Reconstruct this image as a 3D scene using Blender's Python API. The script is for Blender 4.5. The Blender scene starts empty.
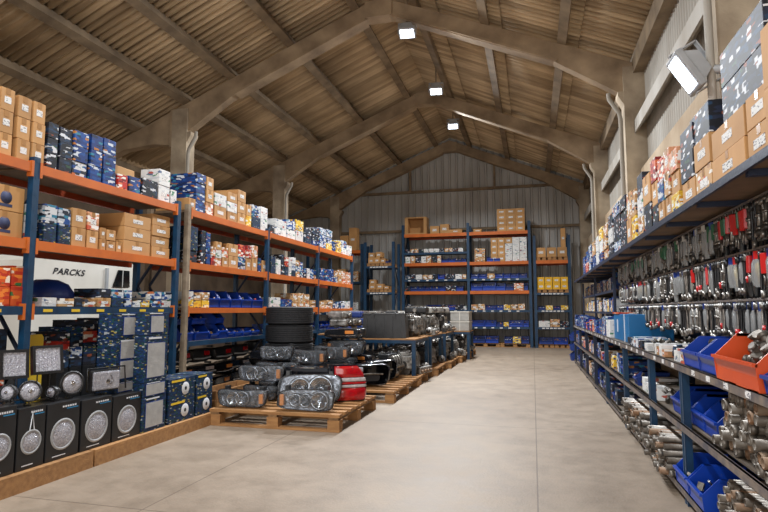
import bpy, bmesh, math, random
from mathutils import Vector, Matrix, Euler
C = bpy.context.scene
COL = C.collection
rnd = random.Random(7)
PI = math.pi
# ------------------------------------------------------------------ camera, world, lights, exposure
H = 1.35; F_PX = 560.0
YAW = math.radians(14.834); PIT = math.radians(5.508)
cd = bpy.data.cameras.new('camera'); cam = bpy.data.objects.new('camera', cd); COL.objects.link(cam)
cd.sensor_width = 36; cd.lens = F_PX * 36 / 768; cd.clip_start = 0.05; cd.clip_end = 200
cam.location = (0, 0, H); cam.rotation_euler = (PI / 2 + PIT, 0, YAW)
C.camera = cam
w = bpy.data.worlds.new('sky'); C.world = w; w.use_nodes = True
w.node_tree.nodes['Background'].inputs[0].default_value = (0.93, 0.95, 1.0, 1)
w.node_tree.nodes['Background'].inputs[1].default_value = 0.9
def area(name, loc, rot, size, sizey, power, col):
    l = bpy.data.lights.new(name, 'AREA'); l.shape = 'RECTANGLE'; l.size = size; l.size_y = sizey
    l.energy = power; l.color = col
    o = bpy.data.objects.new(name, l); o.location = loc; o.rotation_euler = rot; COL.objects.link(o)
    return o
# added unseen area light standing in for open-front daylight, tilted up to brighten ceiling
area('added_front_light', (-2.5, -4.4, 2.3), (math.radians(101), 0, 0), 9.0, 4.2, 620, (1.0, 0.96, 0.91))
C.view_settings.view_transform = 'Standard'; C.view_settings.look = 'None'
C.view_settings.exposure = -0.62; C.view_settings.gamma = 1; C.view_settings.use_curve_mapping = False
# ------------------------------------------------------------------ helpers
_F = Vector((-math.sin(YAW) * math.cos(PIT), math.cos(YAW) * math.cos(PIT), math.sin(PIT)))
_R = Vector((math.cos(YAW), math.sin(YAW), 0)); _U = _R.cross(_F)
def ray(u, v): return _F + _R * ((u - 384) / F_PX) - _U * ((v - 256) / F_PX)
def atX(u, v, X):                      # photograph measurement -> point on the plane x = X
    d = ray(u, v); t = X / d.x; return Vector((X, t * d.y, H + t * d.z))
def atY(u, v, Y):
    d = ray(u, v); t = Y / d.y; return Vector((t * d.x, Y, H + t * d.z))
class MB:
    def __init__(s): s.v = []; s.f = []; s.sm = []; s.mi = []; s.m = Matrix.Identity(4); s.k = 0
    def add(s, vs, fs, smooth=False):
        n = len(s.v); s.v += [s.m @ Vector(p) for p in vs]
        s.f += [tuple(i + n for i in f) for f in fs]; s.sm += [smooth] * len(fs); s.mi += [s.k] * len(fs)
        return s
    def box(s, x0, x1, y0, y1, z0, z1, rot=None, b=0):
        if b:
            return s.bbox(x0, x1, y0, y1, z0, z1, b, rot)
        vs = [(x, y, z) for z in (z0, z1) for y in (y0, y1) for x in (x0, x1)]
        if rot is not None:
            c = Vector(((x0 + x1) / 2, (y0 + y1) / 2, (z0 + z1) / 2)); vs = [c + rot @ (Vector(p) - c) for p in vs]
        return s.add(vs, [(0, 2, 3, 1), (4, 5, 7, 6), (0, 1, 5, 4), (2, 6, 7, 3), (0, 4, 6, 2), (1, 3, 7, 5)])
    def bbox(s, x0, x1, y0, y1, z0, z1, b, rot=None):          # box with chamfered edges
        bm = bmesh.new(); bmesh.ops.create_cube(bm, size=1)
        for q in bm.verts: q.co = Vector((q.co.x * (x1 - x0), q.co.y * (y1 - y0), q.co.z * (z1 - z0)))
        bmesh.ops.bevel(bm, geom=bm.edges[:], offset=b, segments=2, affect='EDGES', profile=.6)
        c = Vector(((x0 + x1) / 2, (y0 + y1) / 2, (z0 + z1) / 2)); bm.verts.index_update()
        vs = [c + (rot @ q.co if rot is not None else q.co) for q in bm.verts]
        fs = [tuple(q.index for q in f.verts) for f in bm.faces]; bm.free()
        return s.add(vs, fs)
    def cyl(s, p0, p1, r0, r1=None, n=12, cap=True, smooth=True):
        p0 = Vector(p0); p1 = Vector(p1); r1 = r0 if r1 is None else r1
        d = (p1 - p0).normalized(); a = d.orthogonal().normalized(); b = d.cross(a)
        vs = []
        for p, r in ((p0, r0), (p1, r1)):
            for i in range(n):
                t = 2 * PI * i / n; vs.append(p + a * (r * math.cos(t)) + b * (r * math.sin(t)))
        s.add(vs, [(i, (i + 1) % n, n + (i + 1) % n, n + i) for i in range(n)], smooth)
        if cap:
            m = len(s.v) - 2 * n
            s.f += [tuple(m + i for i in range(n))[::-1], tuple(m + n + i for i in range(n))]; s.sm += [False, False]; s.mi += [s.k, s.k]
        return s
    def tube(s, path, r, n=8):
        path = [Vector(p) for p in path]; vs = []; prev = None
        for i, p in enumerate(path):
            d = (path[min(i + 1, len(path) - 1)] - path[max(i - 1, 0)]).normalized()
            a = d.orthogonal().normalized() if prev is None else (prev - d * prev.dot(d)).normalized()
            prev = a; b = d.cross(a)
            rr = r[i] if isinstance(r, (list, tuple)) else r
            for j in range(n):
                t = 2 * PI * j / n; vs.append(p + a * rr * math.cos(t) + b * rr * math.sin(t))
        m = len(path); fs = [(i * n + j, i * n + (j + 1) % n, (i + 1) * n + (j + 1) % n, (i + 1) * n + j) for i in range(m - 1) for j in range(n)]
        s.add(vs, fs, True)
        s.add([vs[j] for j in range(n)], [tuple(range(n))[::-1]]); s.add([vs[(m - 1) * n + j] for j in range(n)], [tuple(range(n))])
        return s
    def prism(s, poly, axis, a, b):    # poly of 2D points extruded along axis
        def P(p, t): return {'x': (t, p[0], p[1]), 'y': (p[0], t, p[1]), 'z': (p[0], p[1], t)}[axis]
        n = len(poly); vs = [P(p, a) for p in poly] + [P(p, b) for p in poly]
        return s.add(vs, [tuple(range(n)), tuple(range(n, 2 * n))[::-1]] + [(i, n + i, n + (i + 1) % n, (i + 1) % n) for i in range(n)])
    def lathe(s, prof, o=(0, 0, 0), axis='z', n=20, smooth=True):   # prof: (r, t)
        vs = []
        for r, t in prof:
            for i in range(n):
                c, q = r * math.cos(2 * PI * i / n), r * math.sin(2 * PI * i / n)
                p = {'z': (c, q, t), 'x': (t, c, q), 'y': (c, t, q)}[axis]
                vs.append((p[0] + o[0], p[1] + o[1], p[2] + o[2]))
        m = len(prof)
        return s.add(vs, [(i * n + j, i * n + (j + 1) % n, (i + 1) * n + (j + 1) % n, (i + 1) * n + j) for i in range(m - 1) for j in range(n)], smooth)
    def mesh(s, name, mats):
        me = bpy.data.meshes.new(name); me.from_pydata([tuple(p) for p in s.v], [], s.f)
        for m in (mats if isinstance(mats, (list, tuple)) else [mats]): me.materials.append(m)
        me.polygons.foreach_set('use_smooth', s.sm)
        me.polygons.foreach_set('material_index', s.mi)
        bm = bmesh.new(); bm.from_mesh(me); bmesh.ops.recalc_face_normals(bm, faces=bm.faces); bm.to_mesh(me); bm.free()
        return me
    def build(s, name, mats, parent=None, loc=None, rot=None):
        return link(name, s.mesh(name, mats), parent, loc, rot)
def link(name, me, parent=None, loc=None, rot=None):
    o = bpy.data.objects.new(name, me); COL.objects.link(o)
    if parent is not None: o.parent = parent
    if loc is not None: o.location = loc
    if rot is not None: o.rotation_euler = rot
    return o
def tag(o, label, cat, group=None, kind=None):
    o['label'] = label; o['category'] = cat
    if group: o['group'] = group
    if kind: o['kind'] = kind
    return o
def thing(name, label, cat, loc=(0, 0, 0), rot=None, group=None):
    o = bpy.data.objects.new(name, None); o.empty_display_size = .1; COL.objects.link(o); o.location = loc
    if rot is not None: o.rotation_euler = rot if isinstance(rot, (tuple, list)) else (0, 0, rot)
    return tag(o, label, cat, group)
def struct(o): o['kind'] = 'structure'; return o
KIDS = {}
def freeze(root): KIDS[root.name] = [(c, [g for g in c.children]) for c in root.children]
def dup(root, loc, rot=None, label=None, group=None, scale=None):
    r = root.copy(); COL.objects.link(r); r.location = loc
    if rot is not None: r.rotation_euler = rot if isinstance(rot, (tuple, list)) else (0, 0, rot)
    if scale is not None: r.scale = scale
    if label: r['label'] = label
    if group: r['group'] = group
    for c, gs in KIDS.get(root.name, []):
        d = c.copy(); COL.objects.link(d); d.parent = r
        for g in gs: e = g.copy(); COL.objects.link(e); e.parent = d
    return r
class Once:                             # first use moves the prototype itself, later uses copy it
    def __init__(s, proto): s.p = proto; s.used = False; freeze(proto); s.lab = None
    def put(s, loc, rot=None, label=None, group=None, scale=None):
        if s.used: return dup(s.p, loc, rot, label, group, scale)
        s.used = True; o = s.p; o.location = loc
        if rot is not None: o.rotation_euler = rot if isinstance(rot, (tuple, list)) else (0, 0, rot)
        if scale is not None: o.scale = scale
        if label: o['label'] = label
        if group: o['group'] = group
        return o
PROTOS = []
def proto(o): q = Once(o); PROTOS.append(q); return q
# ------------------------------------------------------------------ materials
def S(c): return tuple(((x / 255) / 12.92 if x <= 10.31 else ((x / 255 + .055) / 1.055) ** 2.4) for x in c) + (1,)
def mat(name, c, rough=.6, metal=0, c2=None, scale=6, amt=.5, bump=0, bscale=60, rand=0, detail=4, stretch=None, spec=.5, emis=None, es=0, coat=0):
    m = bpy.data.materials.new(name); m.use_nodes = True; nt = m.node_tree; N = nt.nodes; L = nt.links; b = N['Principled BSDF']
    b.inputs['Base Color'].default_value = S(c); b.inputs['Roughness'].default_value = rough; b.inputs['Metallic'].default_value = metal
    b.inputs['Specular IOR Level'].default_value = spec; b.inputs['Coat Weight'].default_value = coat
    if emis: b.inputs['Emission Color'].default_value = S(emis); b.inputs['Emission Strength'].default_value = es
    tc = N.new('ShaderNodeTexCoord'); mp = N.new('ShaderNodeMapping'); L.new(tc.outputs['Object'], mp.inputs[0])
    if stretch: mp.inputs['Scale'].default_value = stretch
    oi = N.new('ShaderNodeObjectInfo')
    ad = N.new('ShaderNodeVectorMath'); ad.operation = 'MULTIPLY_ADD'
    cx = N.new('ShaderNodeCombineXYZ')
    for i in range(3): L.new(oi.outputs['Random'], cx.inputs[i])
    L.new(cx.outputs[0], ad.inputs[0]); ad.inputs[1].default_value = (37, 51, 23); L.new(mp.outputs[0], ad.inputs[2])
    vec = ad.outputs[0]
    src = None
    if c2 is not None:
        n = N.new('ShaderNodeTexNoise'); n.inputs['Scale'].default_value = scale; n.inputs['Detail'].default_value = detail; L.new(vec, n.inputs['Vector'])
        r = N.new('ShaderNodeValToRGB'); r.color_ramp.elements[0].position = .5 - .25 * (1 - amt) - .05; r.color_ramp.elements[1].position = .5 + .25 * (1 - amt) + .05
        r.color_ramp.elements[0].color = S(c); r.color_ramp.elements[1].color = S(c2); L.new(n.outputs['Fac'], r.inputs[0]); src = r.outputs[0]
    if rand:
        hv = N.new('ShaderNodeHueSaturation'); mr = N.new('ShaderNodeMapRange'); mr.inputs['To Min'].default_value = 1 - rand; mr.inputs['To Max'].default_value = 1 + rand
        L.new(oi.outputs['Random'], mr.inputs[0]); L.new(mr.outputs[0], hv.inputs['Value'])
        if src: L.new(src, hv.inputs['Color'])
        else: hv.inputs['Color'].default_value = S(c)
        src = hv.outputs[0]
    if src: L.new(src, b.inputs['Base Color'])
    if bump:
        n2 = N.new('ShaderNodeTexNoise'); n2.inputs['Scale'].default_value = bscale; n2.inputs['Detail'].default_value = 3; L.new(vec, n2.inputs['Vector'])
        bp = N.new('ShaderNodeBump'); bp.inputs['Strength'].default_value = bump; bp.inputs['Distance'].default_value = .02
        L.new(n2.outputs['Fac'], bp.inputs['Height']); L.new(bp.outputs[0], b.inputs['Normal'])
    return m
def printed(name, stops, scale=9, rough=.42, rand=.1, flat=(1, 1, 2.5)):     # carton print: blocky patches of colour
    m = bpy.data.materials.new(name); m.use_nodes = True; nt = m.node_tree; N = nt.nodes; L = nt.links; b = N['Principled BSDF']
    b.inputs['Roughness'].default_value = rough + .16; b.inputs['Specular IOR Level'].default_value = .35
    tc = N.new('ShaderNodeTexCoord'); mp = N.new('ShaderNodeMapping'); mp.inputs['Scale'].default_value = flat; L.new(tc.outputs['Object'], mp.inputs[0])
    oi = N.new('ShaderNodeObjectInfo'); cx = N.new('ShaderNodeCombineXYZ')
    for i in range(3): L.new(oi.outputs['Random'], cx.inputs[i])
    ad = N.new('ShaderNodeVectorMath'); ad.operation = 'MULTIPLY_ADD'; L.new(cx.outputs[0], ad.inputs[0]); ad.inputs[1].default_value = (13, 29, 41); L.new(mp.outputs[0], ad.inputs[2])
    v = N.new('ShaderNodeTexVoronoi'); v.distance = 'CHEBYCHEV'; v.inputs['Scale'].default_value = scale * 1.7; v.inputs['Randomness'].default_value = .85; L.new(ad.outputs[0], v.inputs['Vector'])
    sp = N.new('ShaderNodeSeparateColor'); L.new(v.outputs['Color'], sp.inputs[0])
    r = N.new('ShaderNodeValToRGB'); r.color_ramp.interpolation = 'CONSTANT'; e = r.color_ramp.elements
    pos = 0
    for i, (c, wd) in enumerate(stops):
        if i < 2: el = e[i]; el.position = pos
        else: el = e.new(pos)
        el.color = S(c); pos += wd
    L.new(sp.outputs[0], r.inputs[0])
    hv = N.new('ShaderNodeHueSaturation'); mr = N.new('ShaderNodeMapRange'); mr.inputs['To Min'].default_value = 1 - rand; mr.inputs['To Max'].default_value = 1 + rand
    L.new(oi.outputs['Random'], mr.inputs[0]); L.new(mr.outputs[0], hv.inputs['Value']); L.new(r.outputs[0], hv.inputs['Color']); L.new(hv.outputs[0], b.inputs['Base Color'])
    return m
def glassy(name, tint=(235, 240, 245), t=.8, rough=.08):
    m = bpy.data.materials.new(name); m.use_nodes = True; nt = m.node_tree; N = nt.nodes; L = nt.links
    b = N['Principled BSDF']; b.inputs['Base Color'].default_value = S(tint); b.inputs['Roughness'].default_value = rough; b.inputs['Specular IOR Level'].default_value = .8
    tr = N.new('ShaderNodeBsdfTransparent'); tr.inputs[0].default_value = S(tint); mx = N.new('ShaderNodeMixShader'); mx.inputs[0].default_value = t
    L.new(b.outputs[0], mx.inputs[1]); L.new(tr.outputs[0], mx.inputs[2]); L.new(mx.outputs[0], N['Material Output'].inputs[0])
    return m
M = {}
M['conc'] = mat('pale_concrete', (204, 186, 160), .9, c2=(122, 106, 88), scale=1.6, amt=.25, bump=.35, bscale=14, detail=9)
M['rafter'] = mat('roof_concrete', (182, 158, 128), .9, c2=(118, 99, 78), scale=1.8, amt=.25, bump=.3, bscale=18, detail=8)
M['purlin'] = mat('purlin_concrete', (150, 130, 104), .9, c2=(104, 88, 70), scale=2.5, amt=.3, bump=.3, bscale=22)
M['plaster'] = mat('stained_plaster', (196, 178, 152), .9, c2=(150, 126, 98), scale=.9, amt=.3, bump=.3, bscale=9, detail=9)
M['grey_metal'] = mat('grey_sheet_metal', (196, 195, 192), .55, .1, c2=(150, 145, 138), scale=1.3, amt=.2, stretch=(1, 1, .25), detail=6)
M['wallsheet'] = mat('whitewashed_sheet', (176, 171, 162), .8, c2=(140, 130, 116), scale=1.5, amt=.3, stretch=(1, 1, .2), detail=6)
M['orange'] = mat('orange_beam_paint', (204, 104, 26), .5, c2=(176, 86, 24), scale=4, amt=.2, rand=.05)
M['orange_rear'] = mat('dark_orange_paint', (178, 70, 26), .55, c2=(150, 62, 30), scale=5, amt=.2)  # darker orange, used on the rear beams
M['blue'] = mat('blue_post_paint', (4, 40, 68), .45, c2=(8, 60, 92), scale=7, amt=.3, rand=.06)
M['worn_post'] = mat('worn_beige_post', (150, 134, 112), .7, c2=(110, 92, 74), scale=9, amt=.3)
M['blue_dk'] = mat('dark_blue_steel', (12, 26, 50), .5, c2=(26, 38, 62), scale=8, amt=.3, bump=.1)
M['shelf_edge'] = mat('worn_shelf_edge', (76, 74, 84), .55, .2, c2=(134, 120, 106), scale=12, amt=.4)
M['shelf_steel'] = mat('shelf_steel', (112, 98, 82), .65, .2, c2=(82, 74, 66), scale=5, amt=.3)
M['board'] = mat('particle_board', (132, 104, 76), .8, c2=(98, 78, 58), scale=5, amt=.3, bump=.1)
M['wood'] = mat('pallet_wood', (176, 130, 80), .8, c2=(142, 100, 60), scale=5, amt=.3, bump=.35, bscale=40, rand=.14, stretch=(1, 5, 5), detail=6)
M['wood2'] = mat('old_pallet_wood', (150, 112, 72), .85, c2=(94, 68, 44), scale=5, amt=.2, bump=.35, bscale=40, rand=.16, stretch=(5, 1, 5), detail=6)
M['brown'] = mat('brown_cardboard', (192, 146, 92), .75, c2=(172, 126, 76), scale=3.5, amt=.2, rand=.12, bump=.05, bscale=30)
M['tape'] = mat('parcel_tape', (160, 116, 68), .35, rand=.05)
M['label'] = printed('paper_label', [((216, 214, 210), .7), ((150, 148, 150), .12), ((224, 222, 220), .12), ((90, 92, 104), .06)], 40, .6, .05)
M['logo'] = mat('blue_ink', (52, 60, 92), .7)
M['p_dark'] = printed('dark_print', [((20, 22, 30), .52), ((30, 38, 58), .2), ((200, 202, 206), .1), ((28, 56, 84), .12), ((130, 62, 36), .04), ((44, 76, 56), .05)], 11)
M['p_blue'] = printed('blue_print', [((16, 50, 112), .4), ((20, 70, 138), .24), ((16, 32, 66), .18), ((196, 202, 210), .08), ((176, 112, 50), .05), ((40, 120, 146), .05)], 10)
M['p_bluew'] = printed('blue_white_print', [((206, 208, 210), .32), ((24, 66, 130), .26), ((176, 182, 190), .18), ((50, 120, 146), .08), ((30, 36, 50), .13), ((180, 100, 54), .03)], 9)
M['p_white'] = printed('white_print', [((212, 211, 208), .74), ((190, 192, 194), .15), ((80, 130, 100), .03), ((90, 104, 130), .05), ((170, 84, 72), .03)], 9)
M['p_orange'] = printed('orange_red_print', [((206, 84, 36), .5), ((184, 52, 30), .22), ((238, 218, 196), .12), ((234, 130, 50), .12), ((60, 110, 60), .08)], 9)
M['p_red'] = printed('red_print', [((176, 42, 30), .4), ((206, 110, 72), .2), ((226, 220, 210), .22), ((120, 30, 30), .18)], 10)
M['p_pink'] = printed('brown_red_print', [((204, 146, 110), .4), ((190, 84, 56), .18), ((228, 222, 216), .24), ((170, 124, 84), .18)], 9)
M['p_yellow'] = printed('yellow_print', [((216, 176, 48), .5), ((226, 214, 160), .18), ((200, 140, 40), .14), ((44, 60, 110), .1), ((230, 230, 226), .08)], 10)
M['p_green'] = printed('green_blue_print', [((14, 36, 60), .42), ((16, 48, 92), .3), ((18, 62, 60), .12), ((150, 134, 60), .03), ((150, 156, 160), .04), ((14, 26, 40), .09)], 22)
M['p_tan'] = printed('tan_print', [((190, 150, 102), .5), ((166, 122, 78), .2), ((224, 220, 212), .16), ((60, 60, 70), .08), ((186, 80, 52), .06)], 10)
M['bezel'] = mat('grey_bezel', (176, 176, 180), .2, .85, c2=(60, 60, 64), scale=16, amt=.5, bump=.3, bscale=22)
M['outerwall'] = mat('brown_block_wall', (112, 94, 76), .9, c2=(78, 64, 52), scale=1.4, amt=.3, bump=.2, bscale=12)
M['yellow'] = mat('yellow_carton', (226, 178, 34), .6, c2=(206, 152, 26), scale=5, amt=.2, rand=.06)
M['blackbox'] = mat('black_carton', (26, 27, 29), .38, c2=(34, 35, 38), scale=8, amt=.3)
M['black'] = mat('black_plastic', (20, 21, 23), .38, c2=(34, 35, 38), scale=9, amt=.3, bump=.1)
M['blackgl'] = mat('glossy_black', (16, 17, 21), .16, c2=(26, 28, 34), scale=6, amt=.3, coat=.4)
M['rubber'] = mat('tyre_rubber', (26, 26, 28), .72, c2=(38, 38, 40), scale=16, amt=.3, bump=.1)
M['binblue'] = mat('blue_bin_plastic', (8, 62, 168), .36, c2=(6, 50, 140), scale=4, amt=.2, rand=.08)
M['binblue2'] = mat('dark_blue_bin_plastic', (14, 56, 140), .4, c2=(12, 44, 112), scale=4, amt=.2, rand=.12)
M['binorange'] = mat('orange_bin_plastic', (214, 82, 30), .4, c2=(190, 66, 24), scale=4, amt=.2)
M['chrome'] = mat('chrome_reflector', (205, 205, 208), .14, 1, c2=(120, 118, 118), scale=14, amt=.4)
M['silver'] = mat('silver_metal', (160, 156, 150), .36, .8, c2=(96, 90, 84), scale=20, amt=.4, rand=.12, bump=.08)
M['fitting'] = mat('galvanised_fitting', (138, 132, 124), .45, .5, c2=(84, 74, 64), scale=14, amt=.35, rand=.15, bump=.08)
M['rust'] = mat('rusty_metal', (128, 88, 56), .65, .4, c2=(140, 124, 106), scale=14, amt=.4, rand=.15, bump=.15)
M['castal'] = mat('cast_aluminium', (188, 185, 180), .42, .6, c2=(64, 60, 56), scale=9, amt=.45, rand=.15, bump=.3, bscale=30)
M['iron'] = mat('oily_iron', (42, 41, 42), .42, .5, c2=(84, 78, 72), scale=8, amt=.5, rand=.2, bump=.3, bscale=30)
M['amber'] = mat('amber_plastic', (224, 136, 60), .2, coat=.5)
M['redlens'] = mat('red_lens', (196, 16, 26), .14, c2=(150, 8, 16), scale=18, amt=.3, coat=.7)
M['whitelens'] = mat('frosted_white_lens', (206, 196, 196), .2, c2=(168, 158, 160), scale=24, amt=.3, coat=.5)
M['lampglass'] = mat('ribbed_lamp_glass', (192, 192, 200), .22, .15, c2=(150, 150, 160), scale=60, amt=.35, bump=.7, bscale=90, coat=.5)
M['greypanel'] = mat('grey_window_panel', (178, 178, 176), .4, c2=(156, 156, 156), scale=12, amt=.3, bump=.2)
M['clear'] = glassy('clear_lens', t=.93)
M['bag'] = glassy('clear_plastic_bag', (206, 208, 208), .62, .25)
M['white'] = mat('white_paint', (226, 222, 212), .35, c2=(206, 200, 188), scale=2, amt=.2)
M['whitep'] = mat('white_plastic', (190, 188, 182), .4, c2=(160, 157, 150), scale=6, amt=.3, rand=.08)
M['redp'] = mat('red_plastic', (190, 30, 30), .35, rand=.12)
M['greenp'] = mat('green_plastic', (36, 92, 62), .4, rand=.12)
M['yellowp'] = mat('yellow_plastic', (222, 186, 50), .4, rand=.1)
M['darkglass'] = mat('dark_glass', (18, 22, 24), .1, spec=.8)
M['ink'] = mat('black_ink', (30, 30, 34), .6)
M['inkw'] = mat('white_ink', (214, 216, 220), .5)
M['inkb'] = mat('cyan_ink', (40, 130, 180), .5)
M['lit'] = mat('lit_lamp_panel', (240, 246, 255), .3, emis=(226, 240, 255), es=14)
M['lampgrey'] = mat('lamp_housing_grey', (170, 172, 174), .45, c2=(146, 148, 150), scale=6, amt=.2)
def floor_mat():
    m = mat('concrete_floor', (152, 137, 120), .55, c2=(126, 111, 95), scale=.55, amt=.15, bump=.12, bscale=50, detail=10)
    nt = m.node_tree; N = nt.nodes; L = nt.links; b = N['Principled BSDF']
    src = b.inputs['Base Color'].links[0].from_socket
    tc = N.new('ShaderNodeTexCoord'); n = N.new('ShaderNodeTexNoise'); n.inputs['Scale'].default_value = 3.2; n.inputs['Detail'].default_value = 12; n.inputs['Roughness'].default_value = .7
    L.new(tc.outputs['Object'], n.inputs['Vector'])
    r = N.new('ShaderNodeValToRGB'); r.color_ramp.elements[0].position = .34; r.color_ramp.elements[0].color = (.76, .74, .71, 1); r.color_ramp.elements[1].position = .6; r.color_ramp.elements[1].color = (1.06, 1.05, 1.04, 1)
    L.new(n.outputs['Fac'], r.inputs[0])
    mx = N.new('ShaderNodeMix'); mx.data_type = 'RGBA'; mx.blend_type = 'MULTIPLY'; mx.inputs[0].default_value = 1
    L.new(src, mx.inputs[6]); L.new(r.outputs[0], mx.inputs[7])
    bk = N.new('ShaderNodeTexBrick'); bk.offset = 0; bk.inputs['Scale'].default_value = 1; bk.inputs['Brick Width'].default_value = 2.6; bk.inputs['Row Height'].default_value = 3.4; bk.inputs['Mortar Size'].default_value = .006
    bk.inputs['Color1'].default_value = (1, 1, 1, 1); bk.inputs['Color2'].default_value = (.97, .97, .97, 1); bk.inputs['Mortar'].default_value = (.55, .52, .5, 1); L.new(tc.outputs['Object'], bk.inputs['Vector'])
    mz = N.new('ShaderNodeMix'); mz.data_type = 'RGBA'; mz.blend_type = 'MULTIPLY'; mz.inputs[0].default_value = 1
    L.new(mx.outputs[2], mz.inputs[6]); L.new(bk.outputs['Color'], mz.inputs[7]); L.new(mz.outputs[2], b.inputs['Base Color'])
    rr = N.new('ShaderNodeMapRange'); rr.inputs['To Min'].default_value = .38; rr.inputs['To Max'].default_value = .75; L.new(n.outputs['Fac'], rr.inputs[0]); L.new(rr.outputs[0], b.inputs['Roughness'])
    return m
M['floor'] = floor_mat()
def roof_mat():
    m = mat('fibre_cement_roof', (214, 190, 156), .88, c2=(166, 142, 110), scale=.8, amt=.2, bump=.2, bscale=30, detail=10)
    nt = m.node_tree; N = nt.nodes; L = nt.links; b = N['Principled BSDF']
    src = b.inputs['Base Color'].links[0].from_socket
    tc = N.new('ShaderNodeTexCoord')
    mp = N.new('ShaderNodeMapping'); mp.inputs['Scale'].default_value = (.15, 3.4, .1); L.new(tc.outputs['Object'], mp.inputs[0])
    n = N.new('ShaderNodeTexNoise'); n.inputs['Scale'].default_value = 2.2; n.inputs['Detail'].default_value = 6; L.new(mp.outputs[0], n.inputs['Vector'])
    r = N.new('ShaderNodeValToRGB'); r.color_ramp.elements[0].position = .38; r.color_ramp.elements[0].color = (.66, .63, .60, 1); r.color_ramp.elements[1].position = .6; r.color_ramp.elements[1].color = (1.12, 1.11, 1.1, 1)
    L.new(n.outputs['Fac'], r.inputs[0])
    mx = N.new('ShaderNodeMix'); mx.data_type = 'RGBA'; mx.blend_type = 'MULTIPLY'; mx.inputs[0].default_value = 1
    L.new(src, mx.inputs[6]); L.new(r.outputs[0], mx.inputs[7]); L.new(mx.outputs[2], b.inputs['Base Color'])
    return m
M['roof'] = roof_mat()
# ------------------------------------------------------------------ the building
XR, ZR, SL = -3.08, 8.40, .412              # ridge line and slope
FR = (-4.7, .62, 5.95, 11.3, 16.65, 22.0)   # portal frames along the hall
XL, XC = -7.72, 1.77                        # inner faces of the left and right columns
XW, XO = 2.15, -11.2                        # right sheet wall, outer left wall
YB = 22.25
def zroof(x): return ZR - SL * abs(x - XR)
struct(MB().box(XO, XW + .6, -5, YB + .3, -.2, 0).build('floor', M['floor']))
def roof_sheets():
    mb = MB(); p = .165; A = .042; n8 = 8
    def row(xa, xb, lift):
        ny = int((YB + .3 + 4.9) / p * n8); vs = []; fs = []
        for j in range(ny + 1):
            y = -4.9 + j * p / n8; z = A * math.sin(2 * PI * j / n8)
            for t, x in ((0, xa), (1, xb)):
                vs.append((x, y, zroof(x) + z + (lift if t else 0)))
        for j in range(ny): fs.append((2 * j, 2 * j + 1, 2 * j + 3, 2 * j + 2))
        n = len(vs); vs += [(v[0], v[1], v[2] + .012) for v in vs]
        fs += [tuple(i + n for i in f[::-1]) for f in fs[:ny]]
        fs += [(2 * j + 1, 2 * j + 3, 2 * j + 3 + n, 2 * j + 1 + n) for j in range(ny)] + [(2 * j, 2 * j + n, 2 * j + 2 + n, 2 * j + 2) for j in range(ny)]
        mb.add(vs, fs, True)
    xs = [XR + .02, -5.0, -6.45, -7.75, -9.0, -10.2, XO - .3]
    for a, b in zip(xs, xs[1:]): row(a, b - .16, -.05)
    xs = [XR - .02, -2.0, -.65, .85, 2.35]
    for a, b in zip(xs, xs[1:]): row(a, b + .16, -.05)
    return mb
roof = struct(roof_sheets().build('ceiling', M['roof']))
tn = [0]
def trim(mb, m, name='trim'):
    tn[0] += 1; return struct(mb.build('%s_%d' % (name, tn[0]), m))
for k, x in enumerate((-3.62, -5.15, -6.6, -7.78, -9.1, -10.5, -2.3, -.82, .68)):
    a = math.atan(SL) * (1 if x < XR else -1); z = zroof(x) - .14
    mb = MB(); R_ = Matrix.Rotation(-a, 3, 'Y')
    mb.box(x - .055, x + .055, -4.9, YB, z - .1, z + .08, R_)
    mb.box(x - .09, x + .09, -4.9, YB, z - .12, z - .07, R_)
    trim(mb, M['purlin'])
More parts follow.
